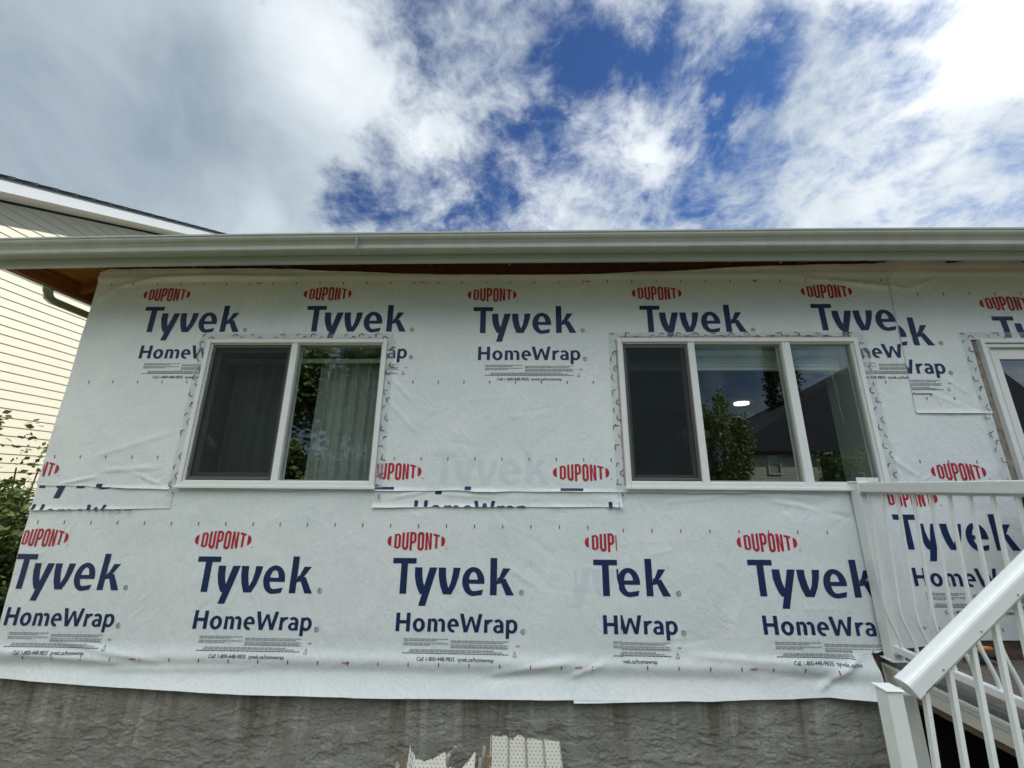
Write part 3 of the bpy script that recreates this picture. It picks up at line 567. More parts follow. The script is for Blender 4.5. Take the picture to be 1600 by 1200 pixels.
SH['E'] = sheet('house_wrap_sheet', 'upper right wrap sheet over the patio door, overlapping at a slanted vertical seam', 2.965, 6.0, 2.46, 3.80, OFF['E'], [(3.50, 6.1, 2.3, 3.045)],
                xl=lambda z: tab((2.46, 2.948), (3.1, 2.975), (3.745, 3.006))(z), zb=lambda x: wig(x, 15, .003)+2.46)
me = SH['E']

# ---------------------------------------------------------------- lettering (flat ink faces that follow the sheet)
def stroke(pts, ws):
    """variable width open stroke -> quads"""
    P = [Vector(p) for p in pts]; n = len(P); Lf = []; Rt = []
    for i in range(n):
        d = (P[min(i+1, n-1)]-P[max(i-1, 0)]).normalized(); nn = Vector((-d.y, d.x)); w = ws if isinstance(ws, (int, float)) else ws[i]
        Lf.append(P[i]+nn*w/2); Rt.append(P[i]-nn*w/2)
    return [[tuple(Lf[i]), tuple(Lf[i+1]), tuple(Rt[i+1]), tuple(Rt[i])] for i in range(n-1)]
def arc(cx, cy, rx, ry, a0, a1, n=18): return [(cx+rx*math.cos(R(a0+(a1-a0)*k/n)), cy+ry*math.sin(R(a0+(a1-a0)*k/n))) for k in range(n+1)]
def ell(cx, cy, rx, ry, w0, w1, a0, a1, n=20):
    """elliptic stroke: w0 width at the sides, w1 at top and bottom; r are outer radii"""
    q = []
    for k in range(n):
        f = []
        for a, inner in ((k, 0), (k+1, 0), (k+1, 1), (k, 1)):
            t = R(a0+(a1-a0)*a/n); ax, ay = (rx-w0, ry-w1) if inner else (rx, ry); f.append((cx+ax*math.cos(t), cy+ay*math.sin(t)))
        q.append(f)
    return q
def tyvek():
    P = []
    P += [[(0, .845), (.67, .845), (.67, 1), (0, 1)], [(.24, 0), (.43, 0), (.43, .845), (.24, .845)]]
    # y
    P += [[(1.06, .74), (.79, -.32), (.985, -.32), (1.275, .74)]]
    L0 = [(.64, .74), (.645, .5), (.69, .28), (.76, .10), (.82, .0), (.90, .0)]; L1 = [(.85, .74), (.86, .52), (.885, .36), (.93, .22), (.965, .12), (.95, .0)]
    P += [[L0[i], L1[i], L1[i+1], L0[i+1]] for i in range(5)]
    # v
    a0 = [(1.315, .74), (1.325, .5), (1.375, .24), (1.47, .0)]; a1 = [(1.525, .74), (1.53, .55), (1.56, .36), (1.62, .14)]
    P += [[a0[i], a1[i], a1[i+1], a0[i+1]] for i in range(3)]
    b0 = [(1.735, .74), (1.72, .55), (1.68, .34), (1.60, .14)]; b1 = [(1.94, .74), (1.90, .5), (1.82, .24), (1.70, .0)]
    P += [[b0[i], b1[i], b1[i+1], b0[i+1]] for i in range(3)]; P += [[(1.47, 0), (1.70, 0), (1.62, .16), (1.60, .16)]]
    # e
    P += ell(2.315, .37, .315, .40, .19, .135, 0, 285, 30); P += [[(2.16, .305), (2.63, .305), (2.63, .42), (2.16, .42)]]
    P += [[(2.34, -.03), (2.56, .005), (2.60, .15), (2.36, .105)]]
    # k
    P += [[(2.79, 0), (2.98, 0), (2.98, 1.03), (2.79, 1.03)]]
    P += [[(2.97, .32), (3.10, .36), (3.36, .74), (3.15, .74)], [(2.97, .30), (3.0, .48), (3.13, .50), (3.10, .33)], [(3.06, .42), (3.22, .46), (3.46, 0), (3.24, 0)]]
    return P
def regmark(cx, cy, r):
    P = ell(cx, cy, r, r, r*.2, r*.2, 0, 360, 18); s = r*.5
    P += stroke([(cx-s*.6, cy-s), (cx-s*.6, cy+s)], s*.35); P += stroke([(cx-s*.6, cy+s*.9), (cx+s*.3, cy+s*.8), (cx+s*.3, cy+s*.1), (cx-s*.6, cy)], s*.3); P += stroke([(cx-s*.1, cy), (cx+s*.6, cy-s)], s*.35); return P
def homewrap():
    w = .205; P = []
    P += [[(0, 0), (w, 0), (w, 1), (0, 1)], [(.56, 0), (.56+w, 0), (.56+w, 1), (.56, 1)], [(w, .42), (.56, .42), (.56, .60), (w, .60)]]
    P += ell(1.24, .35, .33, .375, .20, .155, 0, 360, 28)
    P += [[(1.70, 0), (1.89, 0), (1.89, .70), (1.72, .70)]]; P += ell(2.02, .42, .22, .30, .19, .15, 0, 140, 12); P += [[(2.05, 0), (2.24, 0), (2.24, .43), (2.05, .43)]]
    P += ell(2.40, .42, .24, .30, .19, .15, 0, 140, 12); P += [[(2.45, 0), (2.64, 0), (2.64, .43), (2.45, .43)]]
    P += ell(3.07, .35, .31, .375, .19, .145, 0, 290, 26); P += [[(2.90, .29), (3.38, .29), (3.38, .41), (2.90, .41)]]
    P += [[(3.42, 1), (3.63, 1), (3.84, 0), (3.64, 0)], [(3.68, 0), (3.84, 0), (4.10, .85), (3.95, .85)], [(3.97, .85), (4.12, .85), (4.40, 0), (4.22, 0)], [(4.22, 0), (4.42, 0), (4.63, 1), (4.43, 1)]]
    P += [[(4.72, 0), (4.91, 0), (4.91, .70), (4.74, .70)]]; P += ell(5.06, .40, .28, .32, .19, .15, 60, 165, 10)
    P += ell(5.47, .42, .29, .31, .19, .145, 0, 140, 14); P += [[(5.57, 0), (5.76, 0), (5.76, .43), (5.57, .43)]]; P += ell(5.46, .20, .25, .22, .18, .12, 60, 330, 20); P += [[(5.44, .30), (5.6, .30), (5.6, .42), (5.44, .42)]]
    P += [[(5.87, -.30), (6.06, -.30), (6.06, .70), (5.89, .70)]]; P += ell(6.19, .35, .31, .375, .19, .15, -140, 140, 24)
    return P
def oval():
    """five sided letters squeezed into an ellipse, with the two end caps"""
    P = []; W_, Hh = .41, .125; a = W_/2; b = Hh/2; sw = .0185
    env = lambda x: b*math.sqrt(max(0, 1-(x/(a*1.08))**2))
    g = []
    def add(polys, x0, w):
        for pl in polys: g.append([(x0+u*w, v) for u, v in pl])
    s = .36
    def box(u0, u1, v0, v1): return [(u0, v0), (u1, v0), (u1, v1), (u0, v1)]
    def rnd(u0, u1, v0, v1, t, k=.16):           # rounded ring O shape
        return [box(u0, u0+t, v0+k*.8, v1-k*.8), box(u1-t, u1, v0+k*.8, v1-k*.8), [(u0, v1-k*.8), (u0+t, v1-k*.8), (u0+t+.06, v1-k), (u0+.26, v1)], [(u0+.26, v1), (u0+t+.06, v1-k), (u1-t-.06, v1-k), (u1-.26, v1)], [(u1-.26, v1), (u1-t-.06, v1-k), (u1-t, v1-k*.8), (u1, v1-k*.8)],
                [(u0, v0+k*.8), (u0+t, v0+k*.8), (u0+t+.06, v0+k), (u0+.26, v0)], [(u0+.26, v0), (u0+t+.06, v0+k), (u1-t-.06, v0+k), (u1-.26, v0)], [(u1-.26, v0), (u1-t-.06, v0+k), (u1-t, v0+k*.8), (u1, v0+k*.8)]]
    Dd = [box(0, s, 0, 1), box(s, .62, .87, 1), box(s, .62, 0, .13), box(1-s, 1, .16, .84), [(.62, 1), (.62, .87), (1-s, .80), (1, .84)], [(.62, 0), (.62, .13), (1-s, .2), (1, .16)]]
    U = [box(0, s, .14, 1), box(1-s, 1, .14, 1), [(0, .14), (s, .14), (s+.06, .16), (.26, 0)], [(.26, 0), (s+.06, .16), (1-s-.06, .16), (.74, 0)], [(.74, 0), (1-s-.06, .16), (1-s, .14), (1, .14)]]
    Pp = [box(0, s, 0, 1), box(s, .65, .87, 1), box(s, .65, .38, .51), box(1-s, 1, .50, .87), [(.65, 1), (.65, .87), (1-s, .84), (1, .87)], [(.65, .38), (.65, .51), (1-s, .53), (1, .50)]]
    Nn = [box(0, s, 0, 1), box(1-s, 1, 0, 1), [(s, 1), (s, .66), (1-s, 0), (1-s, .34)]]
    Tt = [box(0, 1, .86, 1), box(.5-s/2, .5+s/2, 0, .86)]
    lw = .046; gap = .0095; x = -.157
    for L_ in (Dd, U, Pp, rnd(0, 1, 0, 1, s, .15), Nn, Tt): add(L_, x, lw); x += lw+gap
    for pl in g:
        o = []
        for i in range(len(pl)):
            (x0, v0), (x1, v1) = pl[i], pl[(i+1) % len(pl)]
            for k in range(4): t = k/4; xx = x0+(x1-x0)*t; vv = v0+(v1-v0)*t; o.append((xx, (vv*2-1)*env(xx)))
        P.append(o)
    for sgn in (-1, 1):
        pts = [(sgn*(a-.026), env(a-.026)*-.92), (sgn*(a-.026), env(a-.026)*.92)]+[(sgn*(a-.026+.028*math.sin(R(t))), env(a-.026)*.92*math.cos(R(t))) for t in (20, 45, 70, 90, 110, 135, 160)]
        P.append(pts)
    return P
def textpolys(s, size, x, z, xscale=1.0):
    cu = bpy.data.curves.new('t', 'FONT'); cu.body = s; cu.size = size; cu.resolution_u = 2; cu.offset = size*.016; cu.space_character = 1.0
    ob = bpy.data.objects.new('t', cu); COL.objects.link(ob); dg = bpy.context.evaluated_depsgraph_get(); me_ = ob.evaluated_get(dg).to_mesh()
    P = [[(x+me_.vertices[i].co.x*xscale, z+me_.vertices[i].co.y) for i in p.vertices] for p in me_.polygons]
    ob.evaluated_get(dg).to_mesh_clear(); bpy.data.objects.remove(ob); bpy.data.curves.remove(cu); return P
def textwidth(P): a = [v[0] for p in P for v in p]; return min(a), max(a)
CAP, TX, HX, HC = .230, .2465, .1275, .113
def build_block(withtext=True):
    """all ink of one printed block; origin: left of the T bar, T baseline"""
    out = []; k = 0
    for p in tyvek(): out.append((0, [(x*TX, z*CAP) for x, z in p]))
    for p in regmark(.905, .018, .017): out.append((3, p))
    for p in homewrap(): out.append((0, [(.05+x*HX, -.230+z*HC) for x, z in p]))
    for p in regmark(.915, -.222, .017): out.append((3, p))
    for p in oval(): out.append((1, [(x+.154, z+.342) for x, z in p]))
    for p in textpolys('TM', .010, .365, .29): out.append((1, p))
    # fine print: too small to read, printed as hairlines with word gaps
    r = random.Random(5)
    for x0, x1, zs in ((.111, .411, (-.274, -.284, -.299, -.309)), (.431, .820, (-.282, -.292, -.306, -.316, -.322)), (.16, .72, (-.338,)), (.15, .78, (-.347,))):
        for i, z in enumerate(zs):
            x = x0; xe = x1-(0 if i % 2 == 0 else r.uniform(.0, .12))
            while x < xe:
                w = min(r.uniform(.012, .040), xe-x); out.append((2, [(x, z-.0032), (x+w, z-.0032), (x+w, z+.0032), (x, z+.0032)])); x += w+.004
    x = .108
    while x < .82:
        w = min(r.uniform(.006, .026), .82-x); out.append((3, [(x, -.3590), (x+w, -.3590), (x+w, -.3545), (x, -.3545)])); x += w+.003
    t = textpolys('Call 1-800-448-9835  tyvek.ca/homewrap', .031, 0, 0); a, b = textwidth(t); sc = .515/(b-a)
    for p in t: out.append((3, [(.208+(x-a)*sc, -.398+z) for x, z in p]))
    for p in textpolys('USA', .014, .866, -.312): out.append((3, p))
    tri = [(.848, -.367), (.872, -.367), (.860, -.339)]
    for i in range(3): out += [(3, q) for q in stroke([tri[i], tri[(i+1) % 3]], .003)]
    return out
BLOCK = build_block()
def to_bm(polys):
    bm = bmesh.new()
    for i, (mi, p) in enumerate(polys):
        try: f = bm.faces.new([bm.verts.new((x, -.00001*(i % 40), z)) for x, z in p]); f.material_index = mi
        except Exception: pass
    return bm
def refine(bm, x0, x1, z0, z1, st=.02):
    for k in range(int((x1-x0)/st)+1):
        g_ = bm.verts[:]+bm.edges[:]+bm.faces[:]; bmesh.ops.bisect_plane(bm, geom=g_, plane_co=(x0+k*st+.0031, 0, 0), plane_no=(1, 0, 0))
    for k in range(int((z1-z0)/st)+1):
        g_ = bm.verts[:]+bm.edges[:]+bm.faces[:]; bmesh.ops.bisect_plane(bm, geom=g_, plane_co=(0, 0, z0+k*st+.0017), plane_no=(0, 0, 1))
bm = to_bm(BLOCK); refine(bm, 0, .95, -.42, .42); BM = bpy.data.meshes.new('block'); bm.to_mesh(BM); bm.free()
INK = {}
def place(sh, name, src, x, z, off, clips=(), sx=1.0, sz=1.0, mats=('navy', 'red', 'greyink', 'blackink'), parent=None):
    bm = bmesh.new(); bm.from_mesh(src)
    for v in bm.verts: v.co.x = x+v.co.x*sx; v.co.z = z+v.co.z*sz
    for co, no in clips: bmesh.ops.bisect_plane(bm, geom=bm.verts[:]+bm.edges[:]+bm.faces[:], plane_co=co, plane_no=no, clear_outer=True)
    if not bm.faces: bm.free(); return
    bmesh.ops.triangulate(bm, faces=[f for f in bm.faces if len(f.verts) > 4])
    if sh == 'B': bmesh.ops.delete(bm, geom=[f for f in bm.faces if (lambda c: c.z < .885 and c.x > float(np.interp(c.z, (.60, .66, .868, .885), (2.285, 2.27, 2.155, 2.155))))(f.calc_center_median())], context='FACES')
    hb = ((-2.585, -1.085, 1.87, 3.066), (.752, 2.637, 1.88, 3.067), (3.49, 6.1, .8, 3.05))
    dead = [f for f in bm.faces if any(a < f.calc_center_median().x < b and c < f.calc_center_median().z < d_ for a, b, c, d_ in hb)]
    bmesh.ops.delete(bm, geom=dead, context='FACES')
    if not bm.faces: bm.free(); return
    X = np.array([v.co.x for v in bm.verts]); Z = np.array([v.co.z for v in bm.verts]); h = hgt(X, Z)+lift(sh, X, Z)
    for v, hh_ in zip(bm.verts, h): v.co.y = v.co.y-(hh_+off+.0018)
    for f in bm.faces:
        if f.normal.y > 0: f.normal_flip()
    bm.normal_update()
    for f in bm.faces:
        if f.normal.y > 0: f.normal_flip()
    target = parent if parent is not None else SH[sh]
    base_i = {'navy': 1, 'red': 2, 'greyink': 3, 'blackink': 4, 'ghost': 5}
    vs = [tuple(v.co) for v in bm.verts]; bm.verts.index_update()
    INK.setdefault(target.name, []).append((vs, [([v.index for v in f.verts], base_i[mats[min(f.material_index, 3)]]) for f in bm.faces])); bm.free()
def print_ink():
    for nm, parts in INK.items():
        o = bpy.data.objects[nm]; b = bmesh.new(); b.from_mesh(o.data)
        for k in ('navy', 'red', 'greyink', 'blackink', 'ghost'): o.data.materials.append(MT[k])
        for vs, fs in parts:
            bv = [b.verts.new(v) for v in vs]
            for f, mi in fs:
                try: q = b.faces.new([bv[i] for i in f]); q.material_index = mi; q.smooth = True
                except ValueError: pass
        b.to_mesh(o.data); b.free()
def lt(x, z0=None): return ((x, 0, 0), (1, 0, 0))          # keep what is left of x
def gt(x): return ((x, 0, 0), (-1, 0, 0))
def above(z): return ((0, 0, z), (0, 0, -1))
def below(z): return ((0, 0, z), (0, 0, 1))
PN = 'printed_lettering'
oA, oB, oC, oD, oE, oF = (OFF[k] for k in 'ABCDEF')
# lower row
place('A', PN, BM, -3.655, 1.180, oA, [gt(-3.655)], sx=.945)
place('A', PN, BM, -2.314, 1.178, oA); place('A', PN, BM, -.908, 1.184, oA)
place('A', PN, BM, .497, 1.188, oA, [lt(.668)])
place('B', PN, BM, .165, 1.190, oB, [gt(.666), ((.672, 0, 1.59), (-1, 0, .022))])
place('B', PN, BM, 1.558, 1.200, oB, [lt(2.36), ((2.17, 0, .868), (-.01, 0, -1))] if False else [lt(2.36)])
place('F', PN, BM, 2.615, 1.507, oF, [], sx=.955)
# upper rows
for x, dz in ((-3.182, 0), (-1.792, 0), (-.402, -.015), (.958, -.01), (2.335, .0)):
    cl = [lt(2.985)] if x > 2 else []
    o = place('C', PN, BM, x, 3.128+dz, oC, cl, sx=.985)
for x in (-3.890, -1.108, .281): place('C', PN, BM, x, 1.669, oC, [above(1.880), gt(XL+.005)])
place('C', PN, BM, 3.0, 1.692, oC, [above(1.91), lt(3.49)], sx=.93)
place('E', PN, BM, 2.395, 2.998, oE, [((2.948, 0, 2.458), (-1, 0, .045))], sx=.97)
place('E', PN, BM, 3.715, 3.010, oE, [above(3.06)])
# strips
place('D1', PN, BM, -3.70, 1.872, oD, [above(1.716), below(1.93), gt(XL+.005), lt(-2.62)], sx=.96)
for x in (-.835, .575): place('D2', PN, BM, x, 1.923, oD, [above(1.762), below(1.94), lt(.70)])
# show through of the layer underneath
gb = to_bm([(0, [(x*TX, z*CAP) for x, z in p]) for p in tyvek()]); refine(gb, 0, .95, -.1, .25); GB = bpy.data.meshes.new('ghost'); gb.to_mesh(GB); gb.free()
place('C', 'show_through_lettering', GB, -.66, 1.93, oC-.0008, [above(1.89)], mats=('ghost',)*4)
place('A', 'show_through_lettering', GB, .165, 1.188, oA-.0008, [gt(.36), lt(.66)], mats=('ghost',)*4)
# dash rows and lot numbers between the printed blocks
def ticks(sh, x0, x1, z, off, start, red=.2, num=None, holes=()):
    polys = []; x = start
    while x > x0: x -= .2025
    x += .2025
    r = random.Random(int(abs(z)*1000))
    while x < x1:
        if not any(a < x < b and c < z < d for a, b, c, d in holes):
            mi = 1 if r.random() < red else 3; polys.append((mi, [(x-.0035, z-.012), (x+.0035, z-.012), (x+.0045, z+.012), (x-.0025, z+.012)]))
            if mi == 3: polys.append((1, [(x-.003, z-.012), (x+.004, z-.012), (x+.004, z-.006), (x-.003, z-.006)]))
        x += .2025
    for nx in (num or []):
        for p in textpolys('146053', .020, nx, z-.004, .85): polys.append((1, p))
    bm = to_bm(polys); m_ = bpy.data.meshes.new('m'); bm.to_mesh(m_); bm.free(); place(sh, 'printed_dashes', m_, 0, 0, off)
ticks('A', -3.6, .66, 1.629, oA, -1.151, .2); ticks('A', -3.6, .62, .762, oA, -.956, .5, num=[-2.65, -1.20, .345])
ticks('B', .69, 2.3, 1.612, oB, .72, .2); ticks('B', .70, 2.1, .768, oB, .82, .6, num=[1.48])
ticks('C', -3.6, 2.95, 3.569, oC, -2.327, .2, num=[-2.27, -.87, .52, 1.9]); ticks('C', -3.6, 2.9, 2.70, oC, -.66, .0, holes=[(-2.66, -1.0, 1.8, 3.1), (.68, 2.7, 1.8, 3.1)])
ticks('C', -3.6, 3.4, 2.105, oC, -.96, .0, holes=[(-2.66, -1.0, 1.8, 3.1), (.68, 2.7, 1.8, 3.1)])
ticks('E', 3.12, 5.0, 3.44, oE, 3.2, .0); ticks('E', 2.99, 3.4, 2.572, oE, 3.05, .0); ticks('F', 2.5, 3.5, 1.02, oF, 2.55, .6, num=[2.62])

# ---------------------------------------------------------------- clear tape with its printed squiggles, around the openings
def tape(x0, x1, z0, z1, off, horiz, label, seed):
    n = int((x1-x0 if horiz else z1-z0)/.02)+2
    X, Z = np.meshgrid(np.linspace(x0, x1, n if horiz else 5), np.linspace(z0, z1, 5 if horiz else n)); Y = -(hgt(X, Z)+off+.0035)
    t = link('sealing_tape', gridmesh('sealing_tape', X, Y, Z), 'tape', smooth=True); tag(t, label, 'tape', 'clear tape around the windows')
    r = random.Random(seed); polys = []; L_ = (x1-x0) if horiz else (z1-z0); s = .03; k = 0
    while s < L_-.02:
        if r.random() < .12: s += .06; k += 1; continue
        w = (.28 if k % 2 else .72); c = (x0+s, z0+(z1-z0)*w) if horiz else (x0+(x1-x0)*w, z0+s)
        a = r.uniform(-.9, .9); pts = [(-.024, -.015), (-.012, .006), (.002, .014), (.013, .002), (.024, -.002)] if k % 3 else [(-.016, -.004), (.0, .008), (.016, .004)]
        ca, sa = math.cos(a+(0 if horiz else 1.2)), math.sin(a+(0 if horiz else 1.2)); pp = [(c[0]+x*ca-z*sa, c[1]+x*sa+z*ca) for x, z in pts]
        polys += [(0, q) for q in stroke(pp, r.uniform(.0045, .0065))]
        if k % 3 == 1: polys += [(0, q) for q in stroke([pp[2], (pp[2][0]+.006, pp[2][1]-.016)], .004)]
        s += r.uniform(.055, .085); k += 1
    bm = to_bm(polys); m_ = bpy.data.meshes.new('m'); bm.to_mesh(m_); bm.free(); place(None, 'printed_squiggles', m_, 0, 0, off+.0035, mats=('blackink',)*4, parent=t)
    return t
tape(-2.65, -1.045, 3.058, 3.112, oC, True, 'clear printed tape along the top of the curtained window', 1)
tape(-2.650, -2.582, 1.82, 3.056, oC, False, 'clear printed tape down the left side of the curtained window', 2)
tape(-1.088, -1.030, 1.80, 3.056, oC, False, 'clear printed tape down the right side of the curtained window', 3)
tape(.69, 2.70, 3.060, 3.115, oC, True, 'clear printed tape along the top of the three part window', 4)
tape(.688, .752, 1.83, 3.058, oC, False, 'clear printed tape down the left side of the three part window', 5)
tape(2.640, 2.712, 1.86, 3.058, oC, False, 'clear printed tape down the right side of the three part window', 6)
tape(3.42, 4.9, 3.052, 3.105, oE, True, 'clear printed tape along the top of the patio door', 7)
tape(3.425, 3.494, 1.95, 3.05, oE, False, 'clear printed tape down the left side of the patio door', 8)
# --
def redstrip(pts, w, label):
    m = MB(); n = 40; P = []
    (x0, z0), (x1, z1) = pts
    for k in range(n+1):
        t = k/n; x = x0+(x1-x0)*t; z = z0+(z1-z0)*t; P.append((x, z))
    a = Vector((x1-x0, z1-z0)).normalized(); nx, nz = -a.y, a.x; r = random.Random(3); rows = []
    for x, z in P:
        ww = w*(.55+.6*r.random()); h = float(hgt(x, z))+oC+.0022; rows.append((m.bm.verts.new((x, -h, z)), m.bm.verts.new((x+nx*ww, -h, z+nz*ww))))
    for q0, q1 in zip(rows, rows[1:]): m.bm.faces.new((q0[0], q0[1], q1[1], q1[0]))
    o = m.build('red_tape', 'redtape'); return tag(o, label, 'tape', 'red tape edges showing under the clear tape')
redstrip([(-2.56, 3.060), (-1.09, 3.062)], .010, 'thin red tape edge along the top of the curtained window')
redstrip([(-1.087, 3.05), (-1.087, 1.90)], -.012, 'thin red tape edge down the right side of the curtained window') 
redstrip([(.78, 3.062), (2.60, 3.063)], .026, 'wide pinkish red tape edge along the top of the three part window')
redstrip([(.754, 1.92), (.754, 3.05)], .012, 'red tape edge down the left side of the three part window')

print_ink()
# ---------------------------------------------------------------- deck
deck = empty('deck', (4.5, -1.2, .8), 'raised grey brown deck with a cream side panel, outside the patio door', 'deck')
DX = 2.35; DZ = .848
m = MB()
y = -.012; k = 0
while y > -3.4:
    y1 = max(y-.138, -3.4); x0 = (DX+.055) if y > -1.72 else 1.90
    m.box(x0, 7.0, y1+.003, y, DZ-.028, DZ, .003); y -= .138
m.build('deck_board', 'deck', deck)
m = MB(); m.box(DX, DX+.054, -1.72, -.012, DZ-.028, DZ+.004, .004); m.build('edge_strip', 'deckedge', deck)
m = MB(); m.box(DX-.004, DX+.016, -1.72, -.015, .712, .8195); m.box(DX-.014, DX-.0045, -1.72, -.015, .800, .8195, .002); m.box(DX-.009, DX-.0045, -1.72, -.015, .778, .7995, .002)
m.box(DX-.016, DX-.0165+.02, -.0145, -.004, .712, .8195)
m.build('rim_panel', 'rim', deck)
m = MB(); m.box(DX+.017, DX+.055, -1.72, -.013, .668, .8195); m.build('rim_joist', 'joist', deck)
m = MB()
for k in range(8): m = MB(); m.box(DX+.056, 7, -.10-.42*k, -.062-.42*k, .67, .8195); m.build('joist', 'joist', deck)
m = MB()
m.box(DX+.5, 7, -3.2, -3.1, 0, .66); m.box(6.9, 7, -3.09, -.02, 0, .66); m.build('light_stop_board', 'dark', deck)  # unseen boards added to keep light out from under the deck
m = MB(); m.box(DX+.4, 7, -3.0, -.012, .0, .02); m.build('void_shade_sheet', 'dark', deck)  # near-black sheet, deck shade painted onto the ground

# deck side railing
rl = empty('deck_railing', (DX, 0, DZ), 'white metal railing along the deck side with a capped post against the wall', 'railing')
def belly(x, y, z0, z1, out, n=18):
    pts = []
    for k in range(n+1):
        t = k/n; z = z1+(z0-z1)*t; b = (t/.74 if t < .62 else .838+.162*math.sin((t-.62)/.12*math.pi/2) if t < .74 else .5+.5*math.cos((t-.74)/.26*math.pi))
        pts.append((x+out[0]*b, y+out[1]*b, z))
    return pts
sq = .0068
SQ = [(-sq, -sq), (sq, -sq), (sq, sq), (-sq, sq)]; SQ2 = [(a*.9, b*.9) for a, b in SQ]
m = MB(); m.box(DX-.004, DX+.070, -.097, -.023, DZ+.005, 1.946, .004); m.build('post', 'railing', rl)
m = MB(); m.box(DX-.008, DX+.074, -.101, -.019, 1.9465, 1.962, .004); m.build('post_cap', 'railing', rl)
m = MB(); m.box(DX-.02, DX+.082, -.105, -.013, DZ+.0045, DZ+.013, .002); m.build('base_plate', 'railing', rl)
m = MB(); m.box(DX+.004, DX+.058, -1.75, -.0895, 1.888, 1.952, .006); m.build('top_rail', 'railing', rl)
m = MB(); m.box(DX+.012, DX+.050, -1.75, -.0895, .905, .945, .004); m.build('bottom_rail', 'railing', rl)
m = MB(); m.box(DX+.016, DX+.046, -1.75, -.0895, 1.876, 1.887); m.build('picket_channel', 'vinyl_grey', rl)
for k in range(15):
    yb = -.135-.105*k; m = MB(); m.loft(belly(DX+.031, yb, .946, 1.877, (-.052, 0)), SQ, upv=(0, 1, 0)); m.build('baluster', 'railing', rl)
m = MB(); m.box(DX+.0, DX+.062, -1.815, -1.753, DZ+.001, 1.96, .004); m.build('post', 'railing', rl)

for yb in (-.099,):
    m = MB(); m.box(DX+.0, DX+.062, yb-.012, yb+.0015, 1.872, 1.887, .002); m.build('rail_bracket', 'vinyl_grey', rl)
    m = MB(); m.box(DX+.004, DX+.058, yb-.016, yb+.0015, .895, .9045, .002); m.build('rail_bracket', 'vinyl_grey', rl)
for x, y in ((DX-.012, -.098), (DX+.074, -.098), (DX+.074, -.022)):
    m = MB(); m.tube([(x, y, DZ+.0125), (x, y, DZ+.0165)], .004, 8, upv=(0, 1, 0)); m.build('screw', 'greymetal', rl)
# stair railing (near)
SY = -1.7
sr = empty('stair_railing', (1.02, SY, 0), 'white sloping stair handrail with bowed pickets and a short capped end post, nearest the camera', 'railing')
A = Vector((1.072, SY, 1.374)); Bp = Vector((1.482, SY, 1.678)); dirv = (Bp-A).normalized(); top = A+dirv*1.0
w, h = .0235, .0235
PR = []
for cx, cy, a0 in ((w-.014, h-.014, 0), (-w+.014, h-.014, 90)):
    for k in range(5): a = R(a0+90*k/4); PR.append((cx+.014*math.cos(a), cy+.014*math.sin(a)))
PR += [(-w, -h+.004), (-w+.004, -h), (w-.004, -h), (w, -h+.004)]
m = MB(); m.loft([A, top], PR, upv=(0, 0, 1)); m.build('handrail', 'railing', sr)
m = MB(); PR2 = [(a*1.05, b*1.05) for a, b in PR]; m.loft([A-dirv*.006, A+dirv*.018], PR2); m.build('end_cap', 'railing', sr)
m = MB(); off_ = Vector((dirv.z, 0, -dirv.x))*.027; m.bar(A+off_+dirv*.06, top+off_, .03, .008); m.build('picket_channel', 'vinyl_grey', sr)
m = MB(); m.box(.996, 1.038, SY-.023, SY+.019, .0, 1.368, .003); m.build('post', 'railing', sr)
m = MB(); m.box(.992, 1.042, SY-.027, SY+.023, 1.3685, 1.373, .002); m.build('post_cap', 'railing', sr)
m = MB(); m.box(1.088, 1.130, SY+.045, SY+.095, .0, 1.335, .004); m.build('post', 'vinyl_grey', sr)  # greyer than the other posts: its shade is put into the colour
slope = dirv.z/dirv.x
for k in range(5):
    q = A+dirv*(.10+.16*k)+Vector((0, -.0235, 0))+Vector((dirv.z, 0, -dirv.x))*.012
    m = MB(); m.tube([q, q+Vector((0, -.0015, 0))], .0025, 10); m.build('screw', 'greymetal', sr)
q0 = A+dirv*.02+Vector((dirv.z, 0, -dirv.x))*.027; m = MB(); m.bar(q0, q0+dirv*.03, .034, .004); m.build('rail_bracket', 'greymetal', sr)
for k in range(9):
    x = 1.118+.079*k; zt_ = A.z+(x-A.x)*slope-.036; zb_ = zt_-.80
    m = MB(); m.loft(belly(x, SY, zb_, zt_, (-.075, -.03)), SQ2, upv=(0, 1, 0)); m.build('baluster', 'railing', sr)
m = MB(); m.loft([(1.05, SY, A.z-.036-.80+(1.05-A.x)*slope), (1.84, SY, A.z-.836+(1.84-A.x)*slope)], [(-.018, -.018), (.018, -.018), (.018, .018), (-.018, .018)]); m.build('bottom_rail', 'railing', sr)
m = MB(); m.box(1.84, 1.90, SY-.03, SY+.03, .0, 1.97, .004); m.build('post', 'railing', sr)
st = empty('deck_stairs', (1.5, -2.3, 0), 'short wooden stair down from the deck beside the sloping handrail', 'stairs')
for k in range(3):
    z = .848-.21*(k+1); x = 1.90-.28*(k+1)
    m = MB(); m.box(x, x+.285, -2.75, -1.76, z-.035, z, .004); m.build('tread', 'deck', st)
for yy_ in (-2.70, -1.80):
    m = MB(); m.bar((1.92, yy_, .72), (1.0, yy_, .03), .04, .18); m.build('stringer', 'joist', st)

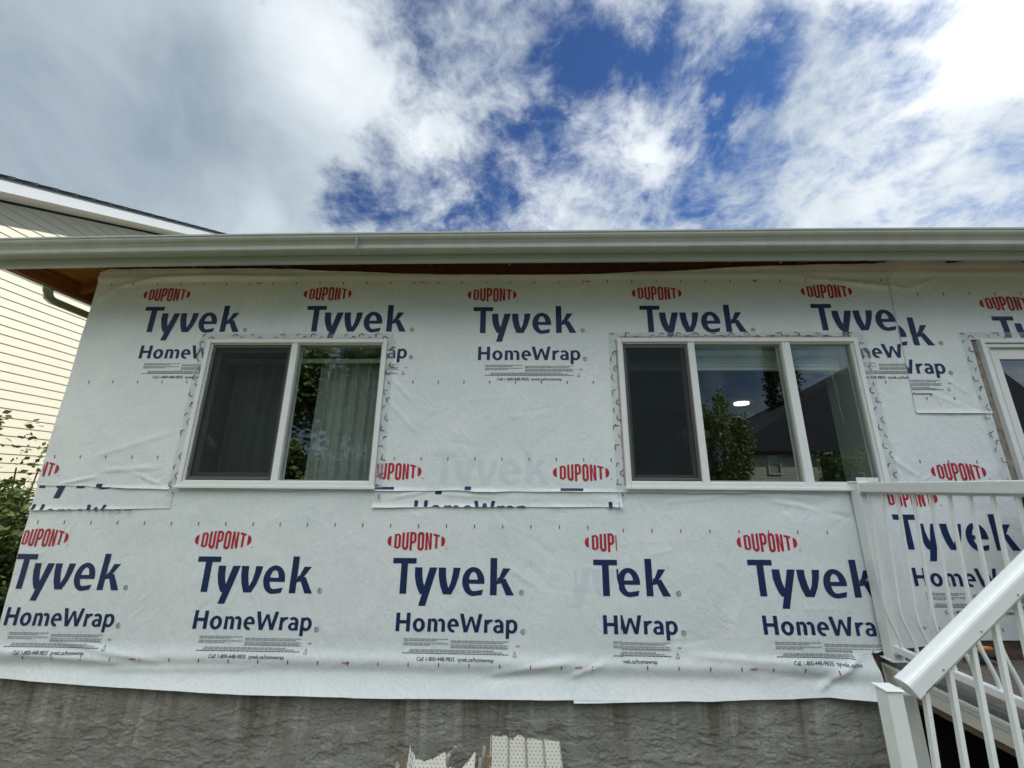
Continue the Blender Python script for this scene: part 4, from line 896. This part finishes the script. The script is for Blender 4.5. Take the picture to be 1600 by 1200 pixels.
# things on the deck
gr = empty('covered_grill', (3.5, -.55, DZ), 'black fabric covered shape at the right edge behind the deck railing', 'grill')
m = MB(); m.box(3.50, 4.20, -.90, -.45, DZ+.001, 1.66, .05); m.build('cover_skirt', 'black', gr, smooth=False)
m = MB(); V = [(3.035, 1.835), (3.055, 1.79), (3.13, 1.69), (3.27, 1.60), (4.40, 1.60), (4.62, 1.74), (4.60, 1.84), (4.3, 1.92), (4.05, 2.04), (3.6, 2.06), (3.35, 2.04), (3.19, 1.96), (3.08, 1.885)]
m.prism(V, -.95, -.40); bmesh.ops.bevel(m.bm, geom=m.bm.edges[:], offset=.018, segments=3, affect='EDGES'); m.build('cover_top', 'black', gr, smooth=True)
dr = empty('work_glove', (2.99, -.30, DZ), 'small dark and orange work glove lying on the deck by the wall', 'glove')
m = MB()
bmesh.ops.create_uvsphere(m.bm, u_segments=14, v_segments=8, radius=.04, matrix=Matrix.Translation((2.86, -.09, DZ+.04)) @ Matrix.Diagonal((1.5, .9, .8, 1)))
for k in range(4): m.tube([(2.90, -.10+.018*k, DZ+.05), (2.95, -.11+.022*k, DZ+.055), (2.985, -.115+.022*k, DZ+.03)], .011, 8)
m.build('palm', 'tool', dr, smooth=True)
m = MB(); m.tube([(2.83, -.11, DZ+.075), (2.88, -.13, DZ+.105), (2.93, -.13, DZ+.10)], .013, 8); m.tube([(2.80, -.09, DZ+.05), (2.83, -.10, DZ+.09)], .012, 8); m.build('thumb', 'orange', dr, smooth=True)

# ---------------------------------------------------------------- stripped soffit panels and scrap at the foot of the wall
def soffit_panel(x0, x1, ztop, y0, y1, rag, label, seed, lean=0.0, ribs=4, slantr=0.0):
    """corrugated sheet leaning on the wall with a torn upper edge"""
    r = random.Random(seed); nx = 120; nz = 30; xa = np.linspace(0, 1, nx); 
    topz = np.array([rag(u) + r.uniform(-.004, .004) for u in xa])
    V = np.zeros((nz, nx, 3))
    for j in range(nz):
        t = j/(nz-1); z = topz*t
        V[j, :, 0] = x0+(x1-x0)*xa+slantr*(1-t)*xa; V[j, :, 2] = z
        rib = np.array([.020*(1-min(1, abs(((u*ribs) % 1)-.02)/.045)) if ((u*ribs) % 1) < .06 else 0 for u in xa]); vg = np.array([-.009 if .06 < ((u*ribs) % 1) < .10 else 0 for u in xa])
        V[j, :, 1] = y0+(y1-y0)*(z/ztop)-rib-vg
    o = link('soffit_panel', gridmesh('soffit_panel', V[:, :, 0], V[:, :, 1], V[:, :, 2]), 'soffit'); md = o.modifiers.new('thickness', 'SOLIDIFY'); md.thickness = .0015
    return tag(o, label, 'soffit panel', 'torn soffit panels leaning on the foundation')
tg = lambda pts: (lambda u: float(np.interp(u, *zip(*pts))))
soffit_panel(-.186, .222, .475, -.42, -.20, tg([(0, .475), (.05, .474), (.06, .468), (.17, .466), (.19, .476), (.22, .473), (.25, .462), (.32, .457), (.34, .462), (.38, .474), (.43, .472), (.47, .468), (.49, .460), (.64, .464), (.68, .457), (.76, .461), (.9, .456), (1, .454)]),
             'tall cream perforated soffit panel with four ribs, leaning upright against the foundation', 3, slantr=.05)
soffit_panel(-.66, -.27, .41, -.48, -.22, tg([(0, .430), (.04, .40), (.1, .372), (.25, .362), (.36, .372), (.5, .394), (.56, .396), (.565, .345), (.7, .340), (.8, .338), (.9, .37), (.98, .398), (1, .398)]),
             'short torn perforated soffit panel with a notched jagged top', 4, slantr=.0, ribs=1)
def scrap(pts, w, h, mt, label, name='metal_scrap', cat='scrap'):
    m = MB(); m.loft(pts, [(-w, -h), (w, -h), (w*.7, h), (-w*.6, h)]); o = m.build(name, mt); return tag(o, label, cat, 'scraps beside the soffit panels')
scrap([(-.235, -.24, .02), (-.232, -.23, .30), (-.222, -.22, .425)], .011, .004, 'scrap', 'thin bent grey metal strip standing left of the tall soffit panel')
scrap([(-.205, -.27, .02), (-.20, -.26, .30), (-.192, -.25, .395)], .018, .006, 'woodscrap', 'split brown wood piece wedged against the tall soffit panel', 'wood_scrap')
scrap([(-.262, -.28, .02), (-.255, -.27, .22), (-.240, -.25, .385)], .010, .004, 'scrap', 'narrow twisted metal strip between the two soffit panels')
scrap([(-.74, -.26, .02), (-.72, -.25, .25), (-.685, -.22, .385)], .010, .006, 'woodscrap', 'dark thin wood sliver leaning left of the torn soffit panel', 'wood_scrap')
scrap([(-.79, -.30, .02), (-.76, -.27, .22), (-.72, -.24, .345)], .020, .004, 'scrap', 'flat grey metal offcut leaning at the far left of the scraps')
m = MB()
m.loft([(-.44, -.20, .30), (-.442, -.19, .352), (-.425, -.18, .366), (-.405, -.19, .380), (-.395, -.20, .41)], [(-.010, -.002), (.010, -.002), (.010, .002), (-.010, .002)], upv=(0, 1, 0))
o = m.build('metal_scrap', 'scrap'); tag(o, 'small curled shiny strip poking up behind the torn soffit panel', 'scrap', 'scraps beside the soffit panels')

# ---------------------------------------------------------------- neighbour house
nb = empty('neighbour_house', (-8, 2, 0), 'cream vinyl sided neighbour house with a white gable fascia, left of the wrapped wall', 'house')
NX = -6.7; PZ = .47; Z0 = 5.04
def rakez(y): return 4.96+(y-.2)*PZ                                 # siding top line
b = MB(); lap = .1145; z = 3.422-.1145*30; rows = []
prof = []
while z < 12:
    prof += [(NX+.009, z+.0005), (NX+.010, z+.003), (NX+.0095, z+.010), (NX-.001, z+lap)]; z += lap
ya, yb, yc = -4.5, 8.0, 20.5
ra = [b.bm.verts.new((x, ya, z_)) for x, z_ in prof]; rb = [b.bm.verts.new((x, yc, z_)) for x, z_ in prof]
for i in range(len(prof)-1): b.bm.faces.new((ra[i], ra[i+1], rb[i+1], rb[i]))
nrm = Vector((0, -PZ, 1)).normalized(); b.clip((0, .2, 4.96), nrm); nrm2 = Vector((0, PZ, 1)).normalized(); b.clip((0, yb, rakez(yb)), nrm2)
b.build('wall', 'siding', nb)
ym = yb
def rake(name, mt, xo, xi, d0, d1, y0=-4.9, bev=0):
    m = MB()
    for ys, ye, sg in ((y0, ym, 1), (ym, 2*ym-y0, -1)):
        z0_, z1_ = (rakez(ys) if sg > 0 else rakez(2*ym-ys)), (rakez(ye) if sg > 0 else rakez(2*ym-ye))
        vs = [m.bm.verts.new(p) for p in ((xo, ys, z0_+d0), (xi, ys, z0_+d0), (xi, ys, z0_+d1), (xo, ys, z0_+d1), (xo, ye, z1_+d0), (xi, ye, z1_+d0), (xi, ye, z1_+d1), (xo, ye, z1_+d1))]
        for f in ((0, 3, 2, 1), (4, 5, 6, 7), (0, 1, 5, 4), (1, 2, 6, 5), (2, 3, 7, 6), (3, 0, 4, 7)): m.bm.faces.new([vs[i] for i in f])
    return m.build(name, mt, nb)
rake('rake_fascia', 'whitefascia', NX+.47, NX+.445, .035, .19)
rake('rake_soffit', 'soffitw', NX+.444, NX+.013, .035, .045)
rake('drip_edge', 'whitefascia', NX+.482, NX+.40, .191, .205)
rf = rake('roof', 'shingle', NX+.50, NX-8, .206, .235)
m = MB()
for k in range(60):
    yk = -4.8+.21*k
    if yk > ym-.2: break
    z_ = rakez(yk)+.236; m.bar((NX+.505, yk, z_+.002), (NX+.505, yk+.2, z_+.2*PZ+.010), .02, .012)
m.build('shingle_edge', 'shingle', rf)
m = MB(); m.box(NX-.2, NX-.02, ya, 20.5, 0, 3.2); m.build('foundation', 'dirt', nb)

# ---------------------------------------------------------------- foliage
def leaf_mesh(name, P, size, mt, parent=None, up=.3, seed=1):
    r = np.random.default_rng(seed); n = len(P); d = r.normal(size=(n, 3)); d[:, 2] *= .6; d /= np.linalg.norm(d, axis=1, keepdims=True)
    e = r.normal(size=(n, 3)); e -= (e*d).sum(1, keepdims=True)*d; e /= np.linalg.norm(e, axis=1, keepdims=True); nn = np.cross(d, e); s = size*r.uniform(.6, 1.3, (n, 1))
    v0 = P; v1 = P+d*s*.45+e*s*.32+nn*s*.06; v2 = P+d*s; v3 = P+d*s*.45-e*s*.32+nn*s*.06
    V = np.stack([v0, v1, v2, v3], 1).reshape(-1, 3); F = np.arange(4*n).reshape(n, 4)
    me_ = bpy.data.meshes.new(name); me_.from_pydata(V.tolist(), [], F.tolist()); me_.update(); return link(name, me_, mt, parent)
def crown_pts(n, c, rad, seed, clumps=22, tight=.33):
    r = np.random.default_rng(seed); c = np.array(c); rad = np.array(rad); cc = r.normal(size=(clumps, 3)); cc /= np.linalg.norm(cc, axis=1, keepdims=True); cc *= r.uniform(.25, 1, (clumps, 1))**.5; cc = c+cc*rad*.85
    w = r.uniform(.4, 1, clumps); idx = r.choice(clumps, n, p=w/w.sum()); p = r.normal(size=(n, 3)); p /= np.linalg.norm(p, axis=1, keepdims=True); p *= r.uniform(.3, 1, (n, 1))
    return cc[idx]+p*rad*tight*r.uniform(.7, 1.2, (n, 1)), cc
def tree(name, base, hgt_, crown_c, rad, n, leaf, mt, label, cat, seed, clumps=22, tight=.33, tr=.14, group=None):
    t = empty(name, base, label, cat, group); P, cc = crown_pts(n, crown_c, rad, seed, clumps, tight); leaf_mesh('crown', P, leaf, mt, t, seed=seed)
    m = MB(); b0 = Vector(base); c0 = Vector(crown_c); mid = b0.lerp(c0, .6)
    pts = [b0, b0.lerp(c0, .3)+Vector((.05, .04, 0)), mid, c0+Vector((0, 0, rad[2]*.4))]
    for i, (p, q) in enumerate(zip(pts, pts[1:])):
        r0 = tr*(1-.27*i); r1 = tr*(1-.27*(i+1)); k = 9; vs = []
        for pp, rr in ((p, r0), (q, r1)): vs.append([m.bm.verts.new((pp.x+rr*math.cos(2*math.pi*a/k), pp.y+rr*math.sin(2*math.pi*a/k), pp.z)) for a in range(k)])
        for a in range(k): m.bm.faces.new((vs[0][a], vs[0][(a+1) % k], vs[1][(a+1) % k], vs[1][a]))
    for c_ in cc[::2]:
        s_ = b0.lerp(c0, random.uniform(.45, .9)); m.tube([s_, s_.lerp(Vector(c_), .5)+Vector((0, 0, .05)), Vector(c_)], tr*.18, 5)
    m.build('trunk', 'bark', t, smooth=True); return t

# vine and shrub between the houses
t = empty('climbing_shrub', (-4.7, .3, 0), 'tall leafy climbing shrub at the left edge against the cream siding', 'shrub')
r_ = np.random.default_rng(4)
Ps = []
def colm(x, y, z0, z1, rx, n):
    z = r_.uniform(0, 1, n)**.8; z = z0+(z1-z0)*z; f = 1-.55*((z-z0)/(z1-z0))
    Ps.append(np.stack([x+r_.normal(0, rx, n)*f, y+r_.normal(0, rx, n)*f, z], 1))
colm(-4.90, .50, .9, 2.56, .08, 330); colm(-4.72, .66, 2.0, 2.50, .05, 40); colm(-4.95, .3, .8, 2.3, .16, 480); colm(-4.70, .62, 1.35, 1.95, .12, 420); colm(-4.72, .80, 1.5, 2.30, .07, 90); colm(-4.6, .5, .9, 1.85, .20, 1200); colm(-5.3, .6, .5, 1.75, .35, 2600); colm(-5.1, 1.4, .5, 1.8, .30, 1500)
leaf_mesh('foliage', np.concatenate(Ps), .055, 'leaf', t, seed=9)
m = MB()
for k in range(16):
    x = -4.75+random.uniform(-.3, .2); y = .3+random.uniform(-.1, .5); zt_ = random.uniform(1.6, 2.15); m.tube([(x, y, 0), (x+random.uniform(-.1, .1), y, zt_*.5), (x+random.uniform(-.12, .16), y+random.uniform(-.1, .1), zt_)], .006, 5)
m.build('stem', 'bark', t)
t = empty('dark_shrub', (-4.6, .1, 0), 'dark green bush in shade below the climbing shrub, beside the house corner', 'shrub')
P, _ = crown_pts(4200, (-4.75, .5, .75), (.75, .9, .62), 31, 16, .4); leaf_mesh('foliage', P, .07, 'leafdark', t, seed=12)
m = MB()
for k in range(8): m.tube([(-4.7, .4, 0), (-4.7+random.uniform(-.3, .3), .4+random.uniform(-.3, .3), 1.0)], .012, 5)
m.build('stem', 'bark', t)
fn = empty('garden_fence', (-5.2, .9, 0), 'weathered grey wooden fence behind the shrubs between the houses', 'fence')
m = MB(); m.box(-6.4, -3.9, .92, .96, 1.55, 1.60, .003); m.build('top_rail', 'fence', fn)
for k in range(18):
    x = -6.4+.14*k; m = MB(); m.box(x, x+.13, .961, .98, .05, 1.545+random.uniform(-.004, .003)); m.build('board', 'fence', fn)
for x in (-6.3, -5.05, -4.0): m = MB(); m.box(x, x+.09, .83, .919, 0, 1.53, .004); m.build('post', 'fence', fn)

# behind the camera: what the windows reflect
bh = empty('rear_house', (16, -17, 0), 'cream house with a large dark roof, reflected in the three part window', 'house')
RY = -15.5
b = MB(); z = .0; prof = []
while z < 3.75: prof += [(z, 0), (z+.10, .0), ]; z += .12
for i in range(31): b.box(10.0, 24, RY-.014, RY-.0+(-.014), .12*i, .12*i+.005); 
m = MB()
for i in range(31):
    z = .12*i; v = [m.bm.verts.new(p) for p in ((10.2, RY+.015, z), (24, RY+.015, z), (24, RY, z+.12), (10.2, RY, z+.12), (10.2, RY, z), (24, RY, z))]
    m.bm.faces.new((v[0], v[1], v[2], v[3])); m.bm.faces.new((v[0], v[4], v[5], v[1]))
b.bm.free(); m.build('wall', 'siding', bh)
m = MB(); m.box(10.2, 24, RY-.2, RY-.02, 0, 3.7); m.build('wall_core', 'dirt', bh)
m = MB(); ring(m, 11.15, 11.75, 2.55, 3.55, .06, RY+.02, RY+.07); m.box(11.21, 11.69, RY+.02, RY+.06, 3.02, 3.07); wf = m.build('window', 'vinyl', bh)
m = MB(); m.box(11.2, 11.7, RY+.03, RY+.035, 2.6, 3.5); m.build('glass_pane', 'glass', wf)
m = MB()   # dark hip roof rising to the right, then a gable
e = [(9.2, RY+.32, 3.45), (26, RY+.32, 3.6), (26, RY-3, 8.95), (19, RY-3, 8.95), (9.2, RY-9, 3.45)]
V3 = [m.bm.verts.new(p) for p in e]; m.bm.faces.new((V3[0], V3[1], V3[2], V3[3])); m.bm.faces.new((V3[0], V3[3], V3[4]))
m.build('roof', 'shingle', bh)
m = MB(); m.box(9.2, 26, RY+.32, RY+.34, 3.44, 3.58); m.box(9.2, 26, RY+.02, RY+.32, 3.45, 3.46); m.build('eave', 'dark', bh)
m = MB(); a_ = [(14.3, RY+1.6, 3.4), (21, RY+1.6, 3.4), (17.6, RY+1.6, 5.4), (17.6, RY-4, 5.4), (14.3, RY-4, 3.4), (21, RY-4, 3.4)]; V4 = [m.bm.verts.new(p) for p in a_]
for f in ((0, 2, 3, 4), (1, 5, 3, 2), (0, 1, 2)): m.bm.faces.new([V4[i] for i in f])
m.build('porch_roof', 'shingle', bh)
def hedge(x0, x1, y, z1, n, label):
    r = np.random.default_rng(17); P = np.stack([r.uniform(x0, x1, n), y+r.uniform(-.5, .5, n), r.uniform(0, z1, n)+.15*np.sin(r.uniform(0, 50, n))], 1); t = empty('hedge', ((x0+x1)/2, y, 0), label, 'hedge')
    leaf_mesh('foliage', P, .16, 'leaf', t, seed=3); m = MB(); m.box(x0, x1, y-.25, y+.25, 0, z1-.3); m.build('inner_branch', 'leafdark', t); return t
hedge(-17, -2.5, -11.8, 3.1, 12000, 'long leafy hedge at the bottom of the left garden')
hedge(12.6, 22, -14.0, 3.45, 9000, 'clipped green hedge in front of the cream rear house')
tree('garden_tree', (8.5, -14, 0), 6.5, (8.5, -14, 3.7), (1.2, 1.0, 2.2), 9000, .15, 'leaf', 'bushy green tree beside the rear house, reflected in the three part window', 'tree', 41, 26, .34)
tree('garden_tree', (6.6, -15.5, 0), 6.5, (6.4, -15.5, 3.0), (2.1, 1.5, 2.7), 9000, .18, 'leafdark', 'broad dark tree reflected behind the insect screen of the three part window', 'tree', 43, 26, .34)
tree('poplar_tree', (15.4, -19.5, 0), 14, (15.2, -19.5, 9.0), (1.1, 1.1, 4.8), 9000, .18, 'leafolive', 'tall narrow poplar tree behind the dark roof of the rear house', 'tree', 47, 30, .30)
tree('garden_tree', (-8.6, -9.5, 0), 6.0, (-8.4, -9.5, 4.5), (2.6, 1.8, 3.8), 13000, .20, 'leaf', 'large leafy tree reflected in the curtained window', 'tree', 53, 30, .34)
tree('garden_tree', (-5.0, -10.5, 0), 6.0, (-5.0, -10.5, 4.3), (2.5, 1.8, 4.0), 17000, .19, 'leafdark', 'dark leafy tree further back in the left garden', 'tree', 59, 34, .36)
tree('garden_tree', (-14.5, -12.5, 0), 6.0, (-14.2, -12.5, 4.3), (3.4, 2.0, 3.6), 9000, .18, 'leafdark', 'wide dark tree at the far left end of the garden', 'tree', 61, 26, .34)

bpy.data.meshes.remove(BM); bpy.data.meshes.remove(GB)
